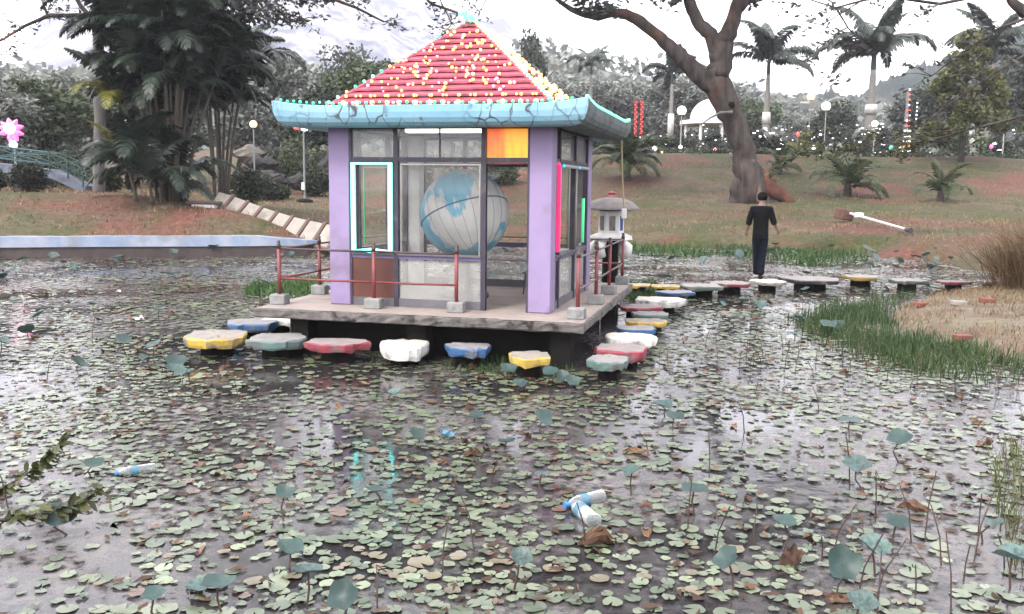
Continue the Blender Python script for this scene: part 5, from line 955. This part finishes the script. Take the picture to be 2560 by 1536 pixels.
for h, s_ in ((11, -1), (15, 1)):
    b = Vector(V[h][:3])
    for k, (dx, ln) in enumerate(((-.022, .075), (-.008, .085), (.007, .08), (.021, .065))):
        i = len(V); V += [(b.x + s_*.01, b.y + dx + .005, b.z - .035, .0085), (b.x + s_*.012, b.y + dx*1.2 + .01, b.z - .04 - ln*.5, .008), (b.x - s_*.006, b.y + dx*1.2 + .016, b.z - .04 - ln, .007)]; Ed += [(h, i), (i, i + 1), (i + 1, i + 2)]
    i = len(V); V += [(b.x - s_*.012, b.y + .04, b.z - .015, .010), (b.x - s_*.022, b.y + .055, b.z - .05, .008)]; Ed += [(h, i), (i, i + 1)]
skin_mesh(V, Ed, man, 'body', M['skin'])
skin_mesh([(0, 0, .79, .178, .145), (0, 0, .93, .172, .138), (0, 0, 1.10, .165, .125), (0, .01, 1.28, .18, .13), (0, .012, 1.42, .135, .10), (0, .015, 1.485, .075, .07), (-.17, .01, 1.415, .085, .08), (-.225, -.025, 1.22, .068), (-.25, -.005, 1.08, .062), (.17, .01, 1.415, .085, .08), (.225, -.01, 1.23, .068), (.275, .01, 1.10, .062)], [(0, 1), (1, 2), (2, 3), (3, 4), (4, 5), (4, 6), (6, 7), (7, 8), (4, 9), (9, 10), (10, 11)], man, 'shirt', M['black'], 2)
skin_mesh([(0, 0, .92, .13, .10), (-.085, 0, .84, .098), (-.056, .06, .50, .080), (-.045, .08, .14, .075), (-.046, .085, .065, .078), (.085, 0, .84, .098), (.056, .02, .50, .080), (.036, -.09, .15, .075), (.036, -.095, .075, .078)], [(0, 1), (1, 2), (2, 3), (3, 4), (0, 5), (5, 6), (6, 7), (7, 8)], man, 'jeans', M['jeans'])
hm_ = MB(); hm_.ball((.008, .03, 1.668), .103, 20, 14, sz=1.0); hm_.v = [(x, y + (.012 if z > 1.7 else 0), z if z > 1.60 else 1.60 + (z - 1.60)*.35) for x, y, z in hm_.v if True]; hm_.build('hair', M['hair'], man, smooth=True)
for x, y in ((-.05, .13), (.04, -.05)): MB().bbox((x, y, .04), (.095, .25, .075), .03).build('shoe', M['shoe'] if x < 0 else M['hair'], man)
for s_ in (-1, 1): MB().ball((.008 + s_*.088, .045, 1.64), .024, 8, 6, sz=1.4).build('ear', M['skin'], man, smooth=True)
for s_ in (-1, 1): MB().ball((.008 + s_*.032, .128, 1.655), .011, 8, 6).build('eye', M['hair'], man)
MB().tube([(.008, .125, 1.65), (.008, .155, 1.615), (.008, .13, 1.61)], [.008, .016, .012], 6).build('nose', M['skin'], man, smooth=True); MB().bbox((.008, .118, 1.585), (.05, .012, .012), .004).build('mouth', pm('lips', (.22, .09, .08), None, 8), man)

# ---------------------------------------------------------------- water plants and litter
LMK = [(x, y, 'the ' + l.replace('big ', '').replace('wide ', '')) for x, y, l in STP]
def near(x, y): return min(LMKS, key=lambda q: (q[0] - x)**2 + (q[1] - y)**2)[2]
LMKS = [(*gp(X, Y)[:2], n) for X, Y, n in ((1440, 1275, 'by the crossed bottles'), (335, 1180, 'by the lone bottle'), (560, 890, 'by the yellow end stone'), (845, 900, 'by the red front stone'), (1169, 930, 'by the blue front stone'), (1520, 960, 'by the platform corner'), (1750, 850, 'between side stones and reeds'), (2050, 960, 'at the reed edge'), (2450, 1050, 'before the islet reeds'), (2290, 1260, 'right of the brown stalks'), (1900, 1300, 'among the brown stalks'), (1590, 1130, 'by the big tan leaf'), (1000, 1060, 'before the pavilion front'), (640, 1080, 'between bottle and pavilion'), (120, 1000, 'in the bright left water'), (300, 780, 'left of the platform'), (150, 680, 'under the blue wall'), (500, 660, 'under the slab chute'), (1900, 660, 'behind the walking man'), (2200, 650, 'behind the far stones'), (1650, 660, 'by the stone lantern'), (2100, 760, 'before the far stones'), (700, 1300, 'between the two bottle groups'), (60, 1480, 'in the lower left corner'), (330, 1500, 'right of the lower left corner'), (600, 1490, 'below the lone bottle'), (860, 1500, 'at the bottom, left of centre'), (1100, 1500, 'at the bottom centre'), (1340, 1490, 'below the crossed bottles'), (1600, 1500, 'at the bottom, right of centre'), (1850, 1490, 'below the brown stalks'), (2100, 1480, 'by the yellow brown leaf'), (2350, 1500, 'left of the lower right corner'), (2540, 1490, 'in the lower right corner'), (200, 1330, 'under the leafy sprig'), (1000, 1330, 'left of the crossed bottles'), (1250, 1350, 'left of the red leaf'), (450, 1340, 'right of the leafy sprig'))]
def pond_ok(x, y, m=.15):
    return (ground(x, y) < -.03) & (poly_dist(ISLE_W, x, y) < -m)
def in_pav(x, y, g=.1):
    c, s = math.cos(YAW), math.sin(YAW); a = (x - PX)*c + (y - PY)*s; b = -(x - PX)*s + (y - PY)*c; return (a > L_ - g) & (a < R_ + g) & (b > F_ - g + .25) & (b < B_ + g)
def sample(n, d0, d1, seed, dens, uu=(-.72, .72)):
    r = np.random.default_rng(seed); D = np.sqrt(r.uniform(d0*d0, d1*d1, n)); x = r.uniform(uu[0], uu[1], n)*D; k = pond_ok(x, D) & ~in_pav(x, D) & (r.random(n) < dens(x, D)); return x[k], D[k]
cl = lambda x, y: np.clip(.18 + np.clip((fbm(x, y, 1.3, 61) - .36)*3.6, 0, 1)*np.clip((fbm(x, y, .4, 63) - .22)*3, .3, 1), 0, 1)
px_, py_ = [], []
for n, a, b, sd_ in ((12200, 3.6, 9, 1), (19700, 9, 16, 2), (30000, 16, 36, 3)):
    x, y = sample(n, a, b, sd_, cl); px_.append(x); py_.append(y)
px_ = np.concatenate(px_); py_ = np.concatenate(py_); ps_ = np.clip(rng.lognormal(-3.30, .30, len(px_)), .018, .072)*np.clip(.9 + py_/40, 1, 1.4)
cell, keep = {}, []
for i in range(len(px_)):             # pads lie side by side and overlap only a little
    c = (int(px_[i]*7), int(py_[i]*7)); ok = True
    for dx in (-1, 0, 1):
        for dy in (-1, 0, 1):
            for j in cell.get((c[0] + dx, c[1] + dy), ()):
                if (px_[i] - px_[j])**2 + (py_[i] - py_[j])**2 < ((ps_[i] + ps_[j])*.66)**2: ok = False; break
            if not ok: break
        if not ok: break
    if ok: cell.setdefault(c, []).append(i); keep.append(i)
px_, py_, ps_ = px_[keep], py_[keep], ps_[keep]; o = np.argsort(py_); px_, py_, ps_ = px_[o], py_[o], ps_[o]
vis = np.abs(px_/py_) < .545; first = np.where(vis & (py_ > 4.55))[0][:290]
nr = 13; ang = np.linspace(.17, 2*np.pi - .17, nr)
PADM = []
for k in range(6):
    r = random.Random(k); v = [(0, 0, .004)] + [(math.cos(a)*(1 + r.gauss(0, .04)), math.sin(a)*(1 + r.gauss(0, .04))*r.uniform(.92, 1), r.gauss(.05, .05)) for a in ang]
    me = bpy.data.meshes.new('lily_pad'); me.from_pydata(v, [], [(0, i, i + 1) for i in range(1, nr)]); me.materials.append(M['pad']); at = me.attributes.new('tone', 'FLOAT', 'FACE'); at.data.foreach_set('value', [k/6 + .1]*(nr - 1)); me.polygons.foreach_set('use_smooth', [True]*(nr - 1)); PADM.append(me)
for i in first:
    k = random.randrange(6); sz = ps_[i]; col = ('pale grey green', 'dull green', 'light green', 'pale green', 'light yellow green', 'bright yellow green')[k]; rz = random.uniform(0, 6.28)
    nd_ = ('right', 'away', 'left', 'forward')[int(((rz + math.pi/4) % (2*math.pi))/(math.pi/2)) % 4]
    tag(link('lily_pad', PADM[k], None, (px_[i], py_[i], .006 + random.random()*.006), (random.gauss(0, .04), random.gauss(0, .04), rz), sz), f"{'large' if sz > .055 else ('small' if sz < .042 else 'mid sized')} {col} lily pad, notch {nd_}, {near(px_[i], py_[i])}", 'lily pad', 'floating lily pads close to the camera')
rest = np.ones(len(px_), bool); rest[first] = False; X, Y = px_[rest], py_[rest]; n = len(X); r = np.random.default_rng(9)
sz = ps_[rest]; rot = r.uniform(0, 6.28, n); A = rot[:, None] + np.r_[0, ang][None]; rad = np.r_[0, np.ones(nr)][None]*(1 + r.normal(0, .05, (n, nr + 1)))*sz[:, None]
tx, ty = r.normal(0, .04, n), r.normal(0, .04, n); vx, vy = np.cos(A)*rad, np.sin(A)*rad; vz = .006 + r.random(n)[:, None]*.008 + vx*tx[:, None] + vy*ty[:, None] + np.abs(r.normal(0, .004, (n, nr + 1)))
Vp = np.stack([X[:, None] + vx, Y[:, None] + vy, vz], -1).reshape(-1, 3); b = (np.arange(n)*(nr + 1))[:, None]; Ft = np.concatenate([b + [0, i, i + 1] for i in range(1, nr)]); tone = np.clip(.6*r.random(n) + .4*vnoise(X, Y, 2., 3), 0, .9); tone[r.random(n) < .05] = 1.; tone = np.tile(tone, nr - 1)
q = link('lily_pads', mesh_np('lily_pads', Vp, Ft, M['pad'], tone, 3)); q['kind'] = 'stuff'; q['label'] = 'floating lily pads covering the rest of the pond'
# dark rotting bits between the pads
x, y = sample(26000, 3.6, 30, 12, lambda x, y: np.clip((fbm(x, y, .8, 71) - .3)*3, .1, 1)); n = len(x); Vd, Fd = quads(np.c_[x, y, np.full(n, .012)], .055, 1.9, flat=.0); Vd[:, 2] = .006 + np.abs(Vd[:, 2] - .012)*.6
q = link('debris', mesh_np('debris', Vd, Fd, M['dead'], np.clip(rng.beta(.9, 5, n), 0, 1))); q['kind'] = 'stuff'; q['label'] = 'dark rotting leaf bits floating between the pads'
# lotus leaves standing above the water
def lotus_mesh(seed, dish, fold):
    r = random.Random(seed); n = 16; v = [(0, 0, 0)]
    for ri, (rd, z) in enumerate(((.5, dish*.3), (1., dish))):
        for i in range(n): a = 2*math.pi*i/n; rr = rd*(1 + .08*math.sin(5*a + seed) + .05*math.sin(3*a + 2*seed) + r.gauss(0, .045)); x, y = rr*math.cos(a), rr*math.sin(a); v.append((x, y, z + fold*abs(x)*rd + .07*rd*math.sin(3*a + seed)))
    f = [(0, 1 + i, 1 + (i + 1) % n) for i in range(n)] + [(1 + i, 1 + n + i, 1 + n + (i + 1) % n, 1 + (i + 1) % n) for i in range(n)]
    me = bpy.data.meshes.new('blade'); me.from_pydata(v, [], f); me.materials.append(M['lotus']); at = me.attributes.new('tone', 'FLOAT', 'FACE'); at.data.foreach_set('value', [min(1, .1 + seed/7 + r.gauss(0, .04)) for _ in f]); me.polygons.foreach_set('use_smooth', [True]*len(f)); me.update(); return me
LOT = [lotus_mesh(i, d, f) for i, (d, f) in enumerate(((.22, 0), (.32, .1), (.12, .35), (-.12, .0), (.28, .0), (.05, .55)))]
ADJ = ('bluish', 'pale bluish', 'half folded', 'drooping', 'grey green cupped', 'tightly folded green')
STEM = MB().tube([(0, 0, 0), (.02, .01, .33), (-.01, 0, .66), (0, 0, 1)], [1, .9, .8, .7], 5).build('x', M['stalk']); SM = STEM.data; bpy.data.objects.remove(STEM)
SM.name = 'stem'
stem_base = None
def lotus(x, y, h, sz, tilt, az, k):
    t_ = thing('lotus_leaf', f"{'large' if sz > .15 else ('small' if sz < .115 else 'mid sized')} {ADJ[k]} lotus leaf raised {'high' if h > .24 else ('low' if h < .16 else 'halfway')} {near(x, y)}", 'lotus leaf', (x, y, 0), 0, 'lotus leaves raised above the pond')
    link('blade', LOT[k], t_, (0, 0, h), Euler((tilt, 0, az)), sz)
    MB().tube([(random.gauss(0, .05), random.gauss(0, .05), -.1), (random.gauss(0, .02), random.gauss(0, .02), h*.5), (0, 0, h)], [.0065, .006, .005], 5, cap=False).build('stem', M['stalk'], t_); return t_
HERO = [(95, 790, 34), (40, 745, 40), (385, 865, 38), (370, 900, 32), (440, 905, 50), (470, 935, 30), (150, 1290, 70), (235, 1160, 36), (555, 860, 40), (712, 1235, 36), (725, 1375, 52), (770, 1430, 60), (1040, 1088, 30), (978, 985, 32), (1270, 925, 30), (1300, 960, 28), (1405, 940, 26), (1375, 930, 30), (1430, 955, 28), (1300, 1395, 44), (1655, 1015, 38), (1685, 1045, 36), (2125, 1045, 44), (2250, 1100, 44), (2140, 1165, 54), (2180, 1370, 60), (2105, 1410, 66), (2240, 1310, 46), (2480, 1310, 40), (2530, 1395, 70), (1735, 1225, 48), (1580, 1180, 36), (1355, 1180, 30), (2070, 815, 34), (2095, 815, 28), (1985, 830, 32), (2000, 800, 30), (500, 1470, 60), (385, 1490, 44), (545, 1465, 62), (860, 1490, 60), (1190, 1040, 30), (940, 1230, 40), (1960, 1310, 48), (2150, 1510, 60), (1820, 1400, 52)]
nl = 0
for X_, Y_, r_ in HERO:
    h = random.uniform(.05, .19); p = gp(X_, Y_, h); sz_ = r_*p.y/F; k = random.choice([0, 0, 1, 1, 2, 3, 4, 5]); lotus(p.x, p.y, h, min(.115, sz_*.68), random.gauss(.28, .28), random.uniform(-1.2, 1.2), k)
x, y = sample(900, 7, 31, 21, lambda x, y: np.clip((fbm(x, y, 2.6, 81) - .42)*4, .02, 1)*np.clip((y - 4)/22, .12, 1)); 
for i in range(min(len(x), 250)): lotus(x[i], y[i], random.uniform(.04, .22)*(1.4 if y[i] > 20 else 1), random.uniform(.05, .105)*(1.45 if y[i] > 18 else 1), random.gauss(.3, .35), random.uniform(0, 6.28), random.choice([0, 0, 1, 1, 2, 3, 4, 5]))
# bare stalks
x, y = sample(700, 4.2, 12, 31, lambda x, y: np.clip((fbm(x, y, 1.6, 91) - .35)*3, .08, 1)*np.clip(.35 + x/y*1.2, .2, 1))
for i in range(min(len(x), 230)):
    h = random.uniform(.10, .42); a = random.uniform(0, 6.28); l = random.uniform(.02, .16)*h/.3; m = MB(); p = [(0, 0, -.05), (math.cos(a)*l*.3, math.sin(a)*l*.3, h*.5), (math.cos(a)*l, math.sin(a)*l, h)]
    if random.random() < .3: b = a + random.gauss(0, .6); p.append((p[-1][0] + math.cos(b)*h*.35, p[-1][1] + math.sin(b)*h*.35, h*random.uniform(.5, .85)))
    bent = len(p) > 3; m.tube(p, [.0048, .0042, .0036, .0028][:len(p)], 5)
    way = ('right', 'away', 'left', 'forward')[int(((a + math.pi/4) % (2*math.pi))/(math.pi/2)) % 4]; sz_ = 'tall' if h > .32 else ('short' if h < .2 else 'mid height')
    tag(m.build('dead_stalk', M['stalk'], None, (x[i], y[i], 0)), f"{sz_} {'snapped over' if bent else ('leaning' if l > .1 else ('bowing' if l > .06 else 'nearly upright'))} dead lotus stalk, tip {way}, {near(x[i], y[i])}", 'dead stalk', 'dead stalks standing in the pond')
# curled brown leaves
def curl_mesh(seed):
    r = random.Random(seed); n = 7; v = []; cu, tw = r.uniform(1.6, 3.4), r.uniform(-1, 1)
    for i in range(n):
        for j in range(n):
            u, w_ = i/(n - 1)*2 - 1, j/(n - 1)*2 - 1; q = math.sqrt(max(.05, 1 - .75*u*u)); a = w_*cu*.5*q; v.append((u + .15*math.sin(w_*3 + seed), math.sin(a + tw*u)*.55 + r.gauss(0, .03), (1 - math.cos(a))*.7 + .12*math.sin(u*4 + seed) + r.gauss(0, .03)))
    me = bpy.data.meshes.new('dead_leaf'); me.from_pydata(v, [], [(i*n + j, i*n + j + 1, (i + 1)*n + j + 1, (i + 1)*n + j) for i in range(n - 1) for j in range(n - 1)]); me.materials.append(M['dead']); at = me.attributes.new('tone', 'FLOAT', 'FACE'); tb_ = .15 + .7*((seed*37) % 10)/10; at.data.foreach_set('value', [min(1, max(0, tb_ + r.gauss(0, .12))) for _ in me.polygons]); return me
CM = [curl_mesh(i) for i in range(10)]; CN = ['dark brown', 'tan', 'brown', 'reddish brown', 'pale tan', 'brown', 'tan', 'dark', 'reddish tan', 'light brown']
def dead(x, y, s, k, lab=None): tag(link('dead_leaf', CM[k], None, (x, y, .012), (random.gauss(0, .35), random.gauss(0, .35), random.uniform(0, 6.28)), s), lab or f"{'big' if s > .07 else 'small'} {CN[(k*7 + 1) % 10]} curled dead leaf {near(x, y)}", 'dead leaf', 'curled dead leaves on the pond')
for X_, Y_, k, s_, lab in ((1590, 1125, 4, .10, 'big curled tan dead leaf among the pads right of the pavilion front'), (1490, 1350, 2, .10, 'tall reddish brown dead leaf standing below the crossed bottles'), (2285, 1270, 6, .085, 'upright tan dead leaf near the tall brown stalks'), (2465, 1105, 9, .085, 'pale tan dead leaf before the islet reeds'), (1835, 1060, 8, .06, 'small orange tan dead leaf above the brown stalks'), (1615, 1325, 2, .06, 'small red brown dead leaf right of the crossed bottles'), (2095, 1492, 9, .055, 'yellow brown dead leaf at the lower picture edge'), (1500, 1232, 4, .07, 'pale tan dead leaf touching the upper bottle'), (1985, 1400, 0, .09, 'dark brown rotten leaf among the brown stalks'), (1160, 1100, 6, .05, 'small pale dead leaf before the pavilion doorway'), (1180, 1135, 0, .07, 'upright dark brown dead leaf before the pavilion doorway')):
    p = gp(X_, Y_, .03); dead(p.x, p.y, s_, k, lab)
x, y = sample(330, 4.5, 20, 41, lambda x, y: .3 + .5*np.clip(x/y + .3, 0, 1))
for i in range(min(len(x), 110)): dead(x[i], y[i], random.uniform(.03, .075), random.randrange(10))
# bottles
def bottle_mat():
    m, t, b = nodes('clear plastic'); b.inputs['Base Color'].default_value = (.42, .44, .44, 1); b.inputs['Transmission Weight'].default_value = .8; b.inputs['Roughness'].default_value = .25; b.inputs['IOR'].default_value = 1.15; return m
M['plastic'] = bottle_mat(); M['bluelabel'] = pm('blue bottle label', (.03, .20, .32), (.14, .28, .36), 30, .4); M['cap'] = pm('blue bottle cap', (.04, .22, .62), None, 5, .4)
def bottle(label, X0, Y0, X1, Y1, deep=True):
    a, b = gp(X0, Y0, .035), gp(X1, Y1, .035); d = b - a; L = d.length; t_ = thing('plastic_bottle', label, 'bottle', a, math.atan2(d.y, d.x)); k = L/.26; R9 = (0, R(90), 0)
    MB().lathe([(.004, .26), (.030, .258), (.033, .25), (.034, .22), (.0325, .205), (.034, .19), (.0325, .175), (.034, .16), (.034, .09), (.028, .06), (.013, .032), (.012, .018)], 16).build('body', M['plastic'], t_, None, R9, smooth=True).scale = (k*1.05,)*3
    MB().lathe([(.0345, .098), (.035, .10), (.035, .145), (.0345, .147)], 16).build('label_band', M['bluelabel'], t_, None, R9).scale = (k*1.05,)*3; MB().lathe([(.0145, -.002), (.0155, 0), (.0155, .02), (.0145, .021)], 12).build('cap', M['cap'], t_, None, R9).scale = (k*1.05,)*3; return t_
bottle('clear plastic bottle with blue label lying alone on the pads', 288, 1184, 384, 1170); bottle('upper of the two crossed plastic bottles, with a bright blue cap', 1412, 1264, 1502, 1240); bottle('lower of the two crossed plastic bottles, pointing at the camera', 1428, 1256, 1486, 1304)
for X_, Y_, lab in ((1120, 1090, 'crumpled blue and white wrapper before the pavilion'), (302, 732, 'torn white scrap floating left of the platform'), (348, 800, 'small white scrap with a dark edge left of the yellow stone')):
    p = gp(X_, Y_, .02); m = MB(); n = 5; m.add([((i*.05 - .1)*.6 + random.gauss(0, .012), (j*.035 - .07)*.6 + random.gauss(0, .01), abs(random.gauss(.025, .02))) for i in range(n) for j in range(n)], [(i*n + j, i*n + j + 1, (i + 1)*n + j + 1, (i + 1)*n + j) for i in range(n - 1) for j in range(n - 1)]); tag(m.build('litter_scrap', M['bluelabel'] if X_ == 1120 else M['white'], None, p), lab, 'litter')
# leafy sprig rising at the picture edge
sg = thing('leafy_sprig', 'olive leafy sprig leaning in over the water at the picture edge', 'plant', (0, 0, 0)); OL = []
def leafm(seed):
    r = random.Random(seed); v = [(0, 0, 0), (.3, .2, .04), (.7, .22, .05), (1, 0, -.02), (.7, -.22, .03), (.3, -.2, .05), (.5, 0, -.03)]; me = bpy.data.meshes.new('leaf'); me.from_pydata(v, [], [(0, 6, 1), (1, 6, 2), (2, 6, 3), (3, 6, 4), (4, 6, 5), (5, 6, 0)]); me.materials.append(M['leafolive']); at = me.attributes.new('tone', 'FLOAT', 'FACE'); at.data.foreach_set('value', [r.random()*.5 + .2]*6); return me
OL = [leafm(i) for i in range(5)]
for tw, DD in (([(-140, 1290), (-20, 1235), (60, 1190), (110, 1150), (150, 1105)], 5.9), ([(-140, 1330), (0, 1300), (80, 1290), (170, 1270), (250, 1225)], 5.2)):
    P = [dp(X_, Y_, DD) for X_, Y_ in tw]; MB().tube(P, [.012, .009, .007, .005, .003], 5).build('twig', M['bark'], sg)
    for i in range(95):
        f = random.uniform(.3, 4); j = min(3, int(f)); q = P[j].lerp(P[j + 1], f - j); link('leaf', random.choice(OL), sg, q, (random.gauss(0, .6), random.gauss(0, .5), random.gauss(.3, 1.3)), random.uniform(.05, .12))
